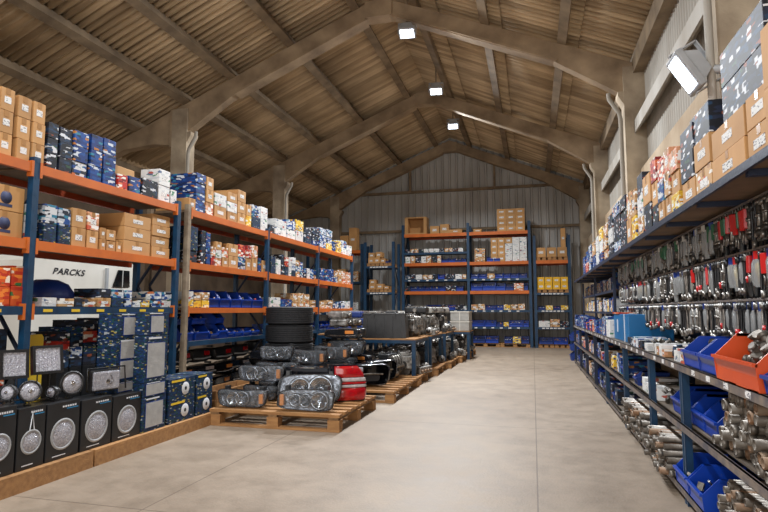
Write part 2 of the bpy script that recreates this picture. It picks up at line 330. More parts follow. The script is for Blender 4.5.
# eave beam on the right, gutter girt and frames
trim(MB().box(1.95, 2.2, -4.9, YB, zroof(2.05) - .45, zroof(2.05) - .1), M['purlin'])
trim(MB().prism([(2.13, 4.86), (2.13, 4.96), (1.93, 4.9), (1.93, 4.66), (1.97, 4.66), (1.97, 4.82)], 'y', -4.9, YB - .2), M['wallsheet'])
for y in FR:
    zt = lambda x: zroof(x) - .26
    dpt = .42
    # right half: rafter with haunch and column
    mb = MB(); m0 = .14
    polyR = [(XR, zt(XR)), (XC + .4, zt(XC + .4)), (XC + .4, zt(XC) - .6), (XC, zt(XC) - .7), (XC - .3, zt(XC - .3) - .62), (XC - 1.25, zt(XC - 1.25) - .4), (XR, zt(XR) - .36)]
    polyL = [(XR, zt(XR)), (XR, zt(XR) - .36), (XL + 1.25, zt(XL + 1.25) - .4), (XL + .3, zt(XL + .3) - .62), (XL, zt(XL) - .7), (XL - .4, zt(XL) - .6), (XL - .4, zt(XL - .4))]
    mb.prism(polyR, 'y', y - .11, y + .11)
    mb.prism(polyL, 'y', y - .11, y + .11)
    # bottom flanges and crown collar
    for a, b in (((XR + .3, zt(XR + .3) - .34), (XC - 1.2, zt(XC - 1.2) - .395)), ((XR - .3, zt(XR - .3) - .34), (XL + 1.2, zt(XL + 1.2) - .395))):
        dx, dz = b[0] - a[0], b[1] - a[1]; ln = math.hypot(dx, dz)
        nx, nz = -dz / ln * .05, dx / ln * .05
        mb.prism([a, b, (b[0] + nx, b[1] + nz), (a[0] + nx, a[1] + nz)], 'y', y - .16, y + .16)
    mb.box(XR - .3, XR + .3, y - .17, y + .17, zt(XR) - .46, zt(XR) - .1)
    # short stub carrying the lower aisle roof
    xs = XL - .4
    mb.prism([(xs, zt(xs)), (xs, zt(xs) - .85), (xs - .55, zt(xs) - .78), (xs - 1.35, zt(xs - 1.35) - .3), (xs - 2.9, zt(xs - 2.9) - .26), (xs - 2.9, zt(xs - 2.9))], 'y', y - .11, y + .11)
    mb.box(xs - .06, xs, y - .16, y + .16, zt(xs) - .9, zt(xs))
    trim(mb, M['rafter'])
    for x0, x1, sg in ((XC, XC + .4, -1), (XL - .4, XL, 1)):
        z1 = zt(XC) - .74
        mb = MB(); mb.box(x0, x1, y - .165, y + .165, 0, zt((x0 + x1) / 2) - .08)
        xi = XC if sg < 0 else XL
        mb.prism([(xi, z1 + .1), (xi, z1 - .16), (xi + sg * .1, z1 + .02), (xi + sg * .1, z1 + .1)], 'y', y - .15, y + .15)
        trim(mb, M['conc'])
        # white down pipe with an offset bend
        if y > 5 and y < 20:
            px = xi + sg * .08; yy = y - .2
            trim(MB().tube([(px + sg * .2, yy, z1 + .06), (px + sg * .19, yy, z1 - .06), (px + sg * .02, yy, z1 - .34), (px, yy, z1 - .46), (px, yy, .1)], .04, 8), M['wallsheet'])
# tie rods between the stubs
for y in FR[2:5]:
    trim(MB().cyl((XL - 2.4, y + .3, zroof(XL) - 1.05), (XL - .4, y + .3, zroof(XL) - .85), .035), M['wallsheet'])
def ribbed(x0, x1, p, d, top):   # trapezoid sheet along x (front face towards -y), top(x) gives height
    vs = []; fs = []; x = x0; i = 0; prof = ((0, 0), (.62, 0), (.72, d), (.9, d), (1, 0))
    pts = []
    while x < x1:
        for t, e in prof[:-1]:
            if x + t * p <= x1: pts.append((x + t * p, e))
        x += p
    pts.append((x1, 0))
    return pts
mb = MB(); pts = ribbed(XO, XW + .1, .29, .07, None)
vs = []
for x, e in pts: vs += [(x, YB - e, 0), (x, YB - e, zroof(x) - .06)]
n = len(pts); fs = [(2 * i, 2 * i + 2, 2 * i + 3, 2 * i + 1) for i in range(n - 1)]
mb.add(vs, fs); mb.box(XO, XW + .1, YB + .02, YB + .06, 0, 3.5)
struct(mb.build('wall_back', M['grey_metal']))
for x0, x1, z in ((XO, XW, 4.55), (XL, XC, 6.15)):
    trim(MB().box(x0, x1, YB - .16, YB - .05, z - .05, z + .05), M['purlin'])
for x in (-4.75, -1.35): trim(MB().box(x - .04, x + .04, YB - .17, YB - .06, 6.15, zroof(x) - .3), M['purlin'])
# right wall: plastered masonry below, vertical corrugated sheet above
struct(MB().box(2.0, 2.3, -4.9, YB, 0, 3.95).build('wall_right', M['plaster']))
mb = MB(); p = .13; ny = int((YB + 4.9) / p * 8); vs = []
for j in range(ny + 1):
    y = -4.9 + j * p / 8; x = XW + .018 * math.sin(2 * PI * j / 8); vs += [(x, y, 3.95), (x, y, zroof(XW) + .05)]
mb.add(vs, [(2 * j, 2 * j + 2, 2 * j + 3, 2 * j + 1) for j in range(ny)], True)
mb.box(XW + .03, XW + .06, -4.9, YB, 3.9, zroof(XW))
struct(mb.build('wall_right', M['wallsheet']))
struct(MB().box(XO - .15, XO, -4.9, YB, 0, zroof(XO) - .05).build('wall_left', M['outerwall']))
# floor joints
# ------------------------------------------------------------------ lamps of the hall
def floodlight(name, label, loc, rz, tilt, size, power, group=None, brk='up'):
    t = thing(name, label, 'lamp', loc, None, group)
    t.rotation_euler = (tilt, 0, rz)                    # panel faces local -z
    w_, d_ = size
    mb = MB(); mb.bbox(-w_ / 2, w_ / 2, -d_ / 2, d_ / 2, -.02, .05, .015)
    mb.prism([(-w_ * .42, .05), (w_ * .42, .05), (w_ * .25, .17), (-w_ * .25, .17)], 'y', -d_ * .4, d_ * .4)
    mb.build('housing', M['lampgrey'], t)
    MB().box(-w_ * .4, w_ * .4, -d_ * .36, d_ * .36, -.028, -.02).build('light_panel', M['lit'], t)
    mb = MB()
    for s_ in (-1, 1): mb.box(s_ * (w_ / 2 + .012) - .006, s_ * (w_ / 2 + .012) + .006, -.03, .03, -.02, .26)
    mb.box(-w_ / 2 - .018, w_ / 2 + .018, -.03, .03, .25, .262); mb.build('bracket', M['lampgrey'], t)
    l = bpy.data.lights.new('lamp_light', 'AREA'); l.shape = 'RECTANGLE'; l.size = w_ * .78; l.size_y = d_ * .7; l.energy = power; l.color = (.92, .96, 1.0); l.spread = math.radians(170)
    lo = bpy.data.objects.new('lamp_light', l); COL.objects.link(lo); lo.parent = t; lo.location = (0, 0, -.04)
    return t
for i, (u, v) in enumerate(((407, 33), (436, 91), (453, 126))):
    d = ray(u, v); z = 7.25; t_ = (z - H) / d.z; p = Vector((0, 0, H)) + d * t_
    floodlight('ridge_floodlight', ('lit square floodlight under the roof ridge, nearest and topmost in view', 'lit square floodlight under the roof ridge, middle of the three', 'lit square floodlight under the roof ridge, farthest one near the back wall')[i],
               (p.x, p.y, z), .1, -.3, (.36, .32), 620, 'square floodlights under the ridge')
    MB().box(p.x - .02, p.x + .02, p.y - .02, p.y + .02, z + .25, zroof(p.x) - .05).build('trim_%d' % (60 + i), M['purlin'])['kind'] = 'structure'
for y in (6.6, 2.0, -2.0):  # extra floodlights out of view, added to brighten the near hall
    floodlight('ridge_floodlight', 'added unseen square floodlight under the roof ridge above the near part of the aisle', (-2.6, y, 7.25), 0, 0, (.36, .32), 400, 'square floodlights under the ridge')
wf = floodlight('wall_floodlight', 'big lit rectangular floodlight on an arm from the right wall', (1.47, 5.78, 3.62), 0, 0, (.42, .3), 22)
wf.rotation_euler = Matrix(((0.0, 0, 0), (0, 0, 0), (0, 0, 0))).to_euler()
nd = Vector((-.85, -.08, -.5)).normalized()            # direction the panel faces
zax = -nd; xax = Vector((.5, 0, -.85)); xax = (xax - zax * xax.dot(zax)).normalized(); yax = zax.cross(xax)
wf.rotation_euler = Matrix((xax, yax, zax)).transposed().to_euler()
bk = MB().tube([(1.55, 5.85, 3.68), (1.72, 5.75, 3.62), (2.02, 5.62, 3.58)], .045, 8).box(1.96, 2.0, 5.5, 5.74, 3.48, 3.68)
arm = bk.build('wall_arm', M['lampgrey'])
bpy.context.view_layer.update(); arm.parent = wf; arm.matrix_parent_inverse = wf.matrix_world.inverted()
# ------------------------------------------------------------------ racks along the left
RX = -4.22; RD = .62                        # front face and depth
def post(mb, x, y, z1, wd=.06):            # perforated upright
    mb.box(x - wd / 2, x + wd / 2, y - .032, y + .032, 0, z1)
    for q in range(int(z1 / .15)): mb.box(x + wd / 2, x + wd / 2 + .001, y - .012, y + .012, .1 + q * .15, .13 + q * .15)
def rack_left(label, ys, front_cols):
    t = thing('pallet_rack', label, 'rack', (RX, ys[0], 0)); o0 = Vector((RX, ys[0], 0))
    L_ = lambda mb: mb
    for y in ys:
        for x in (RX - .03, RX - RD + .03):
            mb = MB(); mb.m = Matrix.Translation(-o0); post(mb, x, y, 2.7)
            mb.build('upright', M['worn_post'] if (front_cols == 'far' and y == ys[0]) else M['blue'], t)
            q = MB(); q.m = Matrix.Translation(-o0); q.box(x - .07, x + .07, y - .06, y + .06, 0, .008); q.build('foot_plate', M['blue'], t)
        mb = MB(); mb.m = Matrix.Translation(-o0)
        zz = [.25, .95, 1.65, 2.35]
        for a, b in zip(zz, zz[1:]):
            f = zz.index(a) % 2
            mb.tube([(RX - .05 if f else RX - RD + .05, y, a), (RX - RD + .05 if f else RX - .05, y, b)], .018, 6)
        mb.build('brace', M['blue_dk'], t)
    for bi, (a, b) in enumerate(zip(ys, ys[1:])):
        for zi, z in enumerate((2.6, 1.92, 1.345, .92)):
            if zi == 3 and front_cols == 'near': continue
            col = 'orange' if not (zi == 3 or (zi == 2 and front_cols == 'near')) else 'blue'
            h = .042 if col == 'orange' and zi < 2 else (.036 if zi == 2 else .03)
            for x, c in ((RX, col), (RX - RD, 'orange_rear' if col == 'orange' else 'blue_dk')):
                mb = MB(); mb.m = Matrix.Translation(-o0)
                mb.box(x - .045, x, a + .05, b - .05, z - h, z + h); pass
                bo = mb.build('beam', M[c], t)
                if x == RX:
                    for e in (a + .045, b - .045):
                        mb = MB(); mb.m = Matrix.Translation(-o0); mb.box(x - .05, x + .004, e - .012, e + .012, z - .08, z + .06); mb.build('connector', M['orange' if zi < 3 else 'blue'], t)
                    if front_cols == 'near' and zi == 2:
                        for q in range(6): 
                            mb = MB(); mb.m = Matrix.Translation(-o0); y0 = a + .15 + q * (b - a - .3) / 5.6; mb.box(x, x + .003, y0, y0 + .1, z - .013, z + .013); mb.build('price_label', M['yellowp'], bo)
            mb = MB(); mb.m = Matrix.Translation(-o0)
            mb.box(RX - RD + .046, RX - .046, a + .036, b - .036, z + h - .03, z + h)
            mb.build('shelf_board', M['board'], t)
    return t
rack_left('blue and orange pallet rack nearest on the left, before the first column', (1.65, 3.92, 6.0), 'near')
rack_left('long blue and orange pallet rack on the left beyond the first column', (6.22, 8.45, 10.72, 12.97), 'far')
ZT, ZM, ZL, ZB = 2.643, 1.963, 1.382, .951
# ------------------------------------------------------------------ cartons
BOXM = {}
NAMEOF = {'brown': 'cardboard_box', 'logo': 'cardboard_box', 'p_tan': 'cardboard_box', 'p_pink': 'cardboard_box', 'p_white': 'white_carton', 'yellow': 'yellow_carton', 'p_blue': 'blue_carton', 'p_bluew': 'blue_carton', 'p_green': 'blue_carton', 'p_yellow': 'yellow_carton'}
CATOF = {'brown': 'cardboard box', 'logo': 'cardboard box', 'p_tan': 'cardboard box', 'p_pink': 'cardboard box'}
def carton(look, dx, dy, dz, loc, label, group=None, rot=None, face='x', parts=True, lab=None, k=0):
    """box with its base centre at loc; face tells which side carries the paper label"""
    base = {'brown': 'brown', 'logo': 'brown'}.get(look, look)
    key = (look, round(dx, 3), round(dy, 3), round(dz, 3), face)
    if key not in BOXM:
        mb = MB(); b = min(dx, dy, dz) * .02
        mb.bbox(-dx / 2, dx / 2, -dy / 2, dy / 2, 0, dz, b)
        body = mb.mesh('carton', [M[base]])
        ex = []
        if parts:
            if look in ('brown', 'logo', 'yellow', 'p_tan', 'p_white', 'p_pink'):
                t = MB(); w_ = .022
                if dy >= dx or face == 'x':
                    t.box(-dx / 2 - .0015, dx / 2 + .0015, -w_, w_, dz - .0005, dz + .0015); t.box(dx / 2 + .0, dx / 2 + .0015, -w_, w_, dz * .72, dz + .0015); t.box(-dx / 2 - .0015, -dx / 2, -w_, w_, dz * .72, dz + .0015)
                else:
                    t.box(-w_, w_, -dy / 2 - .0015, dy / 2 + .0015, dz - .0005, dz + .0015); t.box(-w_, w_, -dy / 2 - .0015, -dy / 2, dz * .72, dz + .0015)
                if look != 'p_white': ex.append(('packing_tape', t.mesh('packing_tape', M['tape'])))
            fw = dy if face == 'x' else dx
            lw, lh = min(.5 * fw, .16) / 2, min(.3 * dz, .09) / 2
            cz = dz * .48; t = MB()
            if look == 'logo':
                t.lathe([(.0, dx / 2 + .0015), (.055, dx / 2 + .0015), (.055, dx / 2 + .0005)], (0, 0, cz + .01), 'x', 16)
                t.box(dx / 2, dx / 2 + .0016, -.06, .06, cz - .07, cz - .045); ex.append(('logo_print', t.mesh('logo_print', M['logo'])))
            elif look in ('brown', 'p_tan', 'p_pink', 'p_white', 'yellow'):
                if face == 'x': t.box(dx / 2, dx / 2 + .0016, -lw, lw, cz - lh, cz + lh)
                else: t.box(-lw, lw, -dy / 2 - .0016, -dy / 2, cz - lh, cz + lh)
                ex.append(('paper_label', t.mesh('paper_label', M['label'])))
        BOXM[key] = (body, ex)
    body, ex = BOXM[key]
    r = link(NAMEOF.get(look, 'printed_carton'), body, None, loc, rot)
    tag(r, label, CATOF.get(look, 'printed carton'), group)
    for nm, me in ex: link(nm, me, r)
    return r
LOOKN = {'brown': 'brown carton with white label', 'logo': 'brown carton with round blue emblem', 'p_dark': 'dark printed carton', 'p_blue': 'blue printed carton',
         'p_bluew': 'blue and white printed carton', 'p_white': 'white carton', 'p_orange': 'orange and red carton', 'p_red': 'red printed carton', 'p_pink': 'tan and red carton',
         'p_yellow': 'yellow printed carton', 'p_green': 'teal green printed carton', 'p_tan': 'small tan carton', 'yellow': 'plain yellow carton', 'blackbox': 'black carton'}
ORD = ['first', 'second', 'third', 'fourth', 'fifth', 'sixth', 'seventh', 'eighth', 'ninth', 'tenth', 'eleventh', 'twelfth', 'thirteenth', 'fourteenth', 'fifteenth', 'sixteenth', 'seventeenth', 'eighteenth', 'nineteenth', 'twentieth'] + ['twenty-' + q for q in ('first', 'second', 'third', 'fourth', 'fifth', 'sixth', 'seventh', 'eighth', 'ninth')] + ['thirtieth'] + ['thirty-' + q for q in ('first', 'second', 'third', 'fourth', 'fifth', 'sixth', 'seventh', 'eighth', 'ninth')]+['fortieth']+ ['forty-' + q for q in ('first', 'second', 'third', 'fourth', 'fifth', 'sixth', 'seventh', 'eighth', 'ninth')]+['fiftieth']
def rowname(r, n):
    if n == 1: return 'single in'
    if r == 0: return 'bottom of'
    if r == n - 1: return 'top of'
    return 'middle of' if n == 3 else ORD[r] + ' up in'
def stack(u0, u1, vt, rows, looks, X, zd, shelf, idx, depth=.5, inset=.04, vref=None):
    """a stack of cartons on the deck zd of a left rack, its faces at X, between two sight lines"""
    Xf = X - inset
    a = atX(u0, vt, Xf); y0 = a.y; y1 = atX(u1, vt, Xf).y
    h = max(.06, (a.z - zd)) / rows; dy = (y1 - y0) - .012
    if isinstance(looks, str): looks = [looks] * rows
    for r in range(rows):
        jx = rnd.uniform(-.012, .0); dd = depth - rnd.uniform(0, .02)
        carton(looks[r % len(looks)], round(depth, 2), round(dy, 3), round(h - .004, 3), (Xf - depth / 2 + jx, (y0 + y1) / 2 + rnd.uniform(-.003, .003), zd + .001 + r * h),
               '%s, %s %s stack, %s' % (LOOKN[looks[r % len(looks)]], rowname(r, rows), ORD[idx], shelf), 'cartons on the ' + shelf)
    return y0, y1
# near rack, top shelf
for i, a in enumerate([(-17, 1, 81, 3, 'brown'), (2, 17, 85, 3, 'brown'), (20, 34, 94, 3, 'brown'), (35, 48, 100, 3, 'brown'), (49, 60, 121, 3, 'p_dark'), (61, 74.5, 126, 3, 'p_dark'), (75, 90, 129, 3, ['p_bluew', 'p_blue', 'p_blue']),
                       (92, 104, 133, 3, 'p_blue'), (105, 118, 137, 3, 'p_blue'), (119, 129, 173, 1, 'p_red'), (130, 142, 175, 1, 'p_blue'), (143, 158.5, 177, 1, 'p_dark'), (159.5, 171, 168, 2, 'p_white'), (171.5, 177.5, 189, 1, 'p_white')]):
    stack(*a, RX, ZT, 'near left top shelf', i, .42 if i < 9 else .26)
carton('brown', .4, .62, .37, (RX - .58, 5.32, ZT + .001), 'large brown carton behind the low printed boxes, near left top shelf')
carton('p_white', .25, .2, .2, (RX - .5, 5.78, ZT + .001), 'white carton at the back behind the white stack, near left top shelf')
# near rack, middle shelf
for i, a in enumerate([(-12, 27, 180, 2, 'logo'), (28.5, 36, 203, 2, 'p_white'), (45, 58.5, 203, 2, ['p_green', 'p_bluew']), (59.5, 72.5, 207, 2, ['p_green', 'p_bluew']), (73.5, 88, 207, 2, 'brown'), (89, 101, 211, 2, ['brown', 'p_pink']),
                       (101.5, 107, 227, 2, 'brown'), (107.5, 117, 229, 2, 'brown'), (117.5, 123, 241, 1, 'brown'), (125, 152, 212, 3, 'brown'), (153, 171, 213, 4, 'brown')]):
    stack(*a, RX, ZM, 'near left middle shelf', i, .5)
carton('brown', .5, .26, .085, (RX - .32, 4.5, ZM + 2 * .17 + .03), 'flat brown carton lying across the third and fourth stacks, near left middle shelf') if False else None
# near rack, lower shelf
for i, a in enumerate([(-14, 12, 266, 2, 'p_orange'), (13, 30, 265, 2, 'p_orange'), (42, 57.5, 297, 1, 'p_white'), (58.5, 74.5, 298, 1, 'p_tan'), (75.5, 84, 298, 1, 'p_dark'), (85, 97, 299, 1, 'p_tan'),
                       (98.5, 112, 288, 2, ['p_tan', 'p_dark']), (112.5, 124.5, 289, 2, ['p_green', 'p_bluew']), (125.5, 132.5, 290, 2, 'p_bluew'), (133.5, 141, 301, 1, 'p_white'), (141.5, 150.5, 300, 1, 'p_yellow'), (151.5, 162, 291, 2, 'p_bluew'), (162.5, 172, 292, 2, ['p_white', 'p_bluew'])]):
    stack(*a, RX, ZL, 'near left lower shelf', i, .3)
# far rack, top shelf
for i, a in enumerate([(189, 196, 197, 1, 'brown'), (197, 206.5, 172, 4, 'p_blue'), (207, 214.5, 176, 3, ['p_pink', 'brown', 'brown']), (215.5, 227.5, 192, 2, ['brown', 'p_white']), (228.5, 238, 191, 3, ['brown', 'p_white', 'brown']),
                       (238.5, 246.5, 189, 3, 'brown'), (247, 252, 204, 2, ['p_yellow', 'brown']), (252.7, 261, 204, 2, ['p_green', 'p_bluew']), (261.5, 268.5, 206, 2, 'p_white'), (269.5, 274.5, 224, 1, 'p_dark'), (276, 287, 218, 2, 'p_white'),
                       (287.5, 296, 219, 2, ['p_white', 'p_bluew']), (296.5, 304, 219, 2, ['p_white', 'p_yellow']), (305, 312, 227, 3, ['p_green', 'p_dark', 'p_dark']), (312.5, 319.5, 228, 3, ['p_blue', 'p_dark', 'p_dark']), (320, 326.5, 227, 3, 'p_bluew'),
                       (327, 332.5, 229, 3, ['p_yellow', 'p_bluew', 'p_bluew']), (333, 336, 241, 1, 'p_blue'), (336.5, 341.5, 240, 2, 'p_yellow'), (342, 347, 240, 2, ['p_white', 'p_bluew']), (347.5, 352, 245, 2, 'p_white')]):
    stack(*a, RX, ZT, 'far left top shelf', i, .5 if i != 1 else .4)
# far rack, middle shelf
for i, a in enumerate([(188.5, 199, 225, 3, ['p_dark', 'p_green', 'p_green']), (202, 206.5, 230, 3, 'p_dark'), (207, 211.5, 232, 3, 'p_blue'), (212, 216, 246, 2, ['p_red', 'p_pink']), (216.5, 222.5, 241, 3, ['p_pink', 'p_white', 'brown']), (223, 229, 247, 2, ['brown', 'p_pink']),
                       (229.5, 239, 243, 2, 'brown'), (239.5, 246.5, 244, 2, ['p_bluew', 'p_red']), (247, 252, 245, 2, ['brown', 'p_red']), (252.5, 258, 245, 2, ['brown', 'p_pink']), (258.5, 261.5, 258, 1, 'p_blue'), (262, 267, 260, 1, 'brown'),
                       (271, 276, 256, 2, 'p_green'), (276.5, 281, 259, 1, 'p_white'), (282, 285, 254, 2, 'p_dark'), (285.5, 289, 257, 2, ['p_green', 'p_red']), (289.5, 292, 257, 2, 'p_white'), (292.5, 296, 257, 3, ['p_green', 'p_bluew', 'p_white']),
                       (296.5, 300, 260, 3, ['p_tan', 'p_bluew', 'p_tan']), (300.5, 303.5, 262, 2, 'p_bluew'), (304, 307, 268, 2, ['p_dark', 'p_blue']), (307.5, 310.5, 268, 2, 'p_white'), (311, 314, 269, 2, 'p_bluew'), (314.5, 317, 270, 2, ['p_tan', 'p_blue']),
                       (320.5, 325, 268, 2, 'p_blue'), (325.5, 330, 269, 2, 'p_blue'), (330.5, 334, 269, 2, 'p_blue'), (334.5, 338, 271, 2, ['p_bluew', 'p_tan']), (338.5, 342, 270, 2, 'p_tan'), (342.5, 346, 271, 3, 'p_pink'), (346.5, 351, 272, 2, 'p_pink')]):
    stack(*a, RX, ZM, 'far left middle shelf', i, .4)
# far rack, lower shelf (z 1.39): cartons, blue bins in between
for i, a in enumerate([(187.5, 194, 291, 2, ['p_yellow', 'p_white']), (194.5, 202, 293, 2, ['p_yellow', 'p_tan']), (202.5, 210, 292, 2, ['p_yellow', 'p_tan']), (270, 281, 297, 1, 'p_white'), (281.5, 292, 299, 1, 'p_blue'), (292.5, 298, 293, 2, 'p_tan'),
                       (298.5, 304, 293, 2, 'p_tan'), (304.5, 310, 294, 2, 'p_tan'), (310.5, 317, 300, 2, 'p_tan'), (320, 326, 301, 2, 'p_tan'), (326.5, 333, 300, 2, 'p_tan'), (333.5, 339, 302, 1, 'p_bluew'), (339.5, 345, 301, 1, 'p_bluew'), (345.5, 351, 301, 1, 'p_white')]):
    stack(*a, RX, ZL, 'far left lower shelf', i, .35)
# ------------------------------------------------------------------ storage bins
def bin_mesh(w_, d_, h, front=.5, t=.006):
    """open-fronted stacking bin: width along y, front towards +x"""
    mb = MB(); x0, x1 = -d_ / 2, d_ / 2; y0, y1 = -w_ / 2, w_ / 2; ta = .012
    mb.box(x0 + ta, x1 - ta, y0 + ta, y1 - ta, 0, t)
    hf = h * front; xm = x1 - d_ * .28
    for s_ in (-1, 1):
        ya, yb = (y0, y0 + t) if s_ < 0 else (y1 - t, y1)
        mb.prism([(x0, h), (x0 + ta, 0), (x1 - ta, 0), (x1, hf), (x1 - .01, hf + .01), (xm, h)], 'y', ya, yb)
        mb.prism([(x0, h), (xm, h), (xm, h - .016), (x0, h - .016)], 'y', ya - (.008 if s_ < 0 else 0), yb + (.008 if s_ > 0 else 0))
    mb.box(x0, x0 + t, y0, y1, 0, h); mb.box(x0 - .006, x0 + t, y0, y1, h - .016, h)
    mb.box(x1 - ta - t, x1 - ta, y0 + t, y1 - t, 0, hf * .6)
    mb.prism([(x1 - ta - t, hf * .55), (x1 - ta, hf * .55), (x1 + .002, hf + .002), (x1 - t, hf + .002)], 'y', y0 + t, y1 - t)
    mb.box(x1 - .01, x1 + .012, y0, y1, hf - .008, hf + .008)
    return mb
def heap_mesh(w_, d_, h, seed, n=26, kind=0):
    r = random.Random(seed); mb = MB()
    for i in range(n):
        x = r.uniform(-d_ / 2 + .03, d_ / 2 - .03); y = r.uniform(-w_ / 2 + .03, w_ / 2 - .03)
        z = r.uniform(.02, h) * (1 - .35 * (x / (d_ / 2) + 1) / 2)
        s_ = r.uniform(.012, .026); R_ = Euler((r.uniform(0, 3), r.uniform(0, 3), r.uniform(0, 3))).to_matrix()
        if kind == 0 or r.random() < .4: mb.box(x - s_, x + s_, y - s_ * .7, y + s_ * .7, z - s_ * .5, z + s_ * .5, R_)
        else:
            d = R_ @ Vector((s_ * 1.3, 0, 0)); mb.cyl((x - d.x, y - d.y, z - d.z), (x + d.x, y + d.y, z + d.z), s_ * .5, n=7)
    return mb
BINM = {}; HEAPS = [heap_mesh(.2, .26, .085, k, 26, k % 2) for k in range(5)]
HEAPMATS = ['silver', 'p_white', 'p_yellow', 'p_tan', 'p_dark', 'iron', 'p_bluew', 'p_red']
def storage_bin(w_, d_, h, loc, rz, m, label, group, fill=None, shared=True, fillm=None, hname='small_parts'):
    key = (round(w_, 2), round(d_, 2), round(h, 2), m)
    if key not in BINM: BINM[key] = bin_mesh(key[0], key[1], key[2]).mesh('storage_bin', M[m])
    b = link('storage_bin', BINM[key], None, loc, (0, 0, rz)); tag(b, label, 'bin', group)
    if fill is not None:
        hk = ('heap', fill % 5, key, fillm)
        if hk not in BINM:
            q = heap_mesh(key[0], key[1], key[2] * .75, fill, 24, fill % 2); BINM[hk] = q.mesh('small_parts', M[fillm or HEAPMATS[fill % 8]])
        o = link(hname, BINM[hk], None, (loc[0], loc[1], loc[2] + .007), (0, 0, rz))
        tag(o, 'small parts in the ' + label, 'parts', 'heaps of small parts in ' + (group or 'a bin'), 'stuff')
    return b
k = 0
for i, (u0, u1) in enumerate(((211, 223), (223.5, 234), (234.5, 245), (245.5, 255), (255.5, 266))):
    y0 = atX(u0, 300, RX).y; y1 = atX(u1, 300, RX).y
    storage_bin(y1 - y0 - .015, .34, .24, (RX - .22, (y0 + y1) / 2, ZL + .001), 0, 'binblue', 'blue bin, %s from near end, far left lower shelf' % ORD[i], 'blue bins on the far left lower shelf', i + 3)
for i, (u0, u1) in enumerate(((184, 197), (199, 213), (214, 222), (222.5, 231), (231.5, 238), (238.5, 246), (246.5, 254), (254.5, 262))):
    y0 = atX(u0, 330, RX).y; y1 = atX(u1, 330, RX).y; big = i in (0, 1, 3)
    storage_bin(y1 - y0 - .015, .3, .2 if big else .13, (RX - .2, (y0 + y1) / 2, ZB + .001), 0, 'binblue', '%s blue bin, %s from near end, far left lowest shelf' % ('tall' if big else 'low', ORD[i]), 'blue bins on the far left lowest shelf', i, fillm='yellowp' if i in (2, 5, 7) else None)
    if big: storage_bin(y1 - y0 - .02, .26, .15, (RX - .24, (y0 + y1) / 2, ZB + .205), 0, 'binblue', 'blue bin stacked on %s bin, far left lowest shelf' % ORD[i], 'blue bins on the far left lowest shelf', i + 2)
n = 0
for a, b in ((8.6, 10.5), (10.95, 12.8)):
    y = a
    while y < b:
        w_ = rnd.choice((.2, .26)); 
        storage_bin(w_, .3, .16, (RX - .2, y + w_ / 2, ZB + .001), 0, rnd.choice(('binblue', 'binblue2')), 'blue bin, %s beyond middle post, far left lowest shelf' % ORD[n], 'blue bins on the far left lowest shelf', n); n += 1; y += w_ + .03
# yellow plate and printed cartons standing under the near rack

# ------------------------------------------------------------------ timber platforms and lamp cartons on the left
PX = -3.70
def platform(y0, y1, label, d=.46, x1=PX, h=.14):
    t = thing('timber_platform', label, 'pallet', (x1, y0, 0)); W = y1 - y0
    MB().box(-.028, 0, 0, W, .0, h - .022).build('front_board', M['wood'], t)
    MB().box(-d, -d + .028, 0, W, .0, h - .022).build('back_board', M['wood'], t)
    for q in range(3):
        y = .02 + q * (W - .14) / 2; MB().box(-d + .028, -.028, y, y + .1, .0, h - .022).build('joist', M['wood2'], t)
    for q in range(4):
        x = -d + q * (d - .1) / 3; MB().box(x, x + .1, 0, W, h - .022, h).build('deck_board', M['wood'], t)
    return t
platform(2.1, 4.17, 'low timber platform under the nearest black lamp cartons')
platform(4.19, 6.12, 'low timber platform under the blue cartons with grey windows')
PZ = .141
def lamp_carton(u0, u1, vt, i):
    a = atX(u0, vt, PX - .06); b = atX(u1, vt, PX - .06); w_ = b.y - a.y - .01; h = a.z - PZ; d = .24
    t = link('lamp_carton', MB().bbox(-d / 2, d / 2, -w_ / 2, w_ / 2, 0, h, .004).mesh('lamp_carton', [M['blackbox']]), None, (PX - .06 - d / 2, (a.y + b.y) / 2, PZ))
    tag(t, ['black carton with a round lamp picture, cut by the left edge of the photo', 'black carton with round lamp picture, fully left of the tripod picture carton', 'black carton with picture of a lamp hanging from a cord', 'black carton with large pale round lamp picture, widest of the row', 'black carton with round lamp picture just right of the widest one', 'black carton with round lamp picture, last of the row beside the blue cartons'][i], 'box', 'black lamp cartons on the timber platform')
    r = min(w_ * .36, h * .3); f = d / 2
    pm = MB(); pm.lathe([(0, f + .004), (r * .86, f + .003), (r * .9, f + .001)], (0, 0, h * .43), 'x', 28); pm.build('lamp_picture', M['lampglass'], t)
    MB().lathe([(r * .88, f + .001), (r * .9, f + .006), (r, f + .006), (r * 1.06, f + .001)], (0, 0, h * .43), 'x', 28).build('lamp_rim', M['lampgrey'], t)
    if i == 2:
        MB().tube([(f + .003, -.02, h * .43 + r), (f + .003, 0, h * .9), (f + .003, .02, h * .43 + r)], .004, 5).build('cord_picture', M['inkw'], t)
    q = MB()
    for j in range(6):
        y = w_ * (-.05 + j * .075); q.box(f, f + .0015, y, y + w_ * .05, h * .9, h * .93)
    q.build('white_lettering', M['inkw'], t)
    MB().box(f, f + .0014, w_ * .08, w_ * .44, h * .865, h * .882).build('blue_stripe', M['inkb'], t)
    MB().box(f, f + .0014, -w_ * .3, w_ * .1, h * .06, h * .075).build('small_print', M['inkw'], t)
    return a, b, h
for i, a in enumerate([(-34, -17, 414), (-16.5, 17.5, 411), (18.5, 46.5, 409.5), (47.5, 80.5, 405), (82, 112.5, 401), (113.5, 141.5, 397)]): lamp_carton(*a, i)
TZ = atX(47, 407, PX - .06).z                     # top of that row
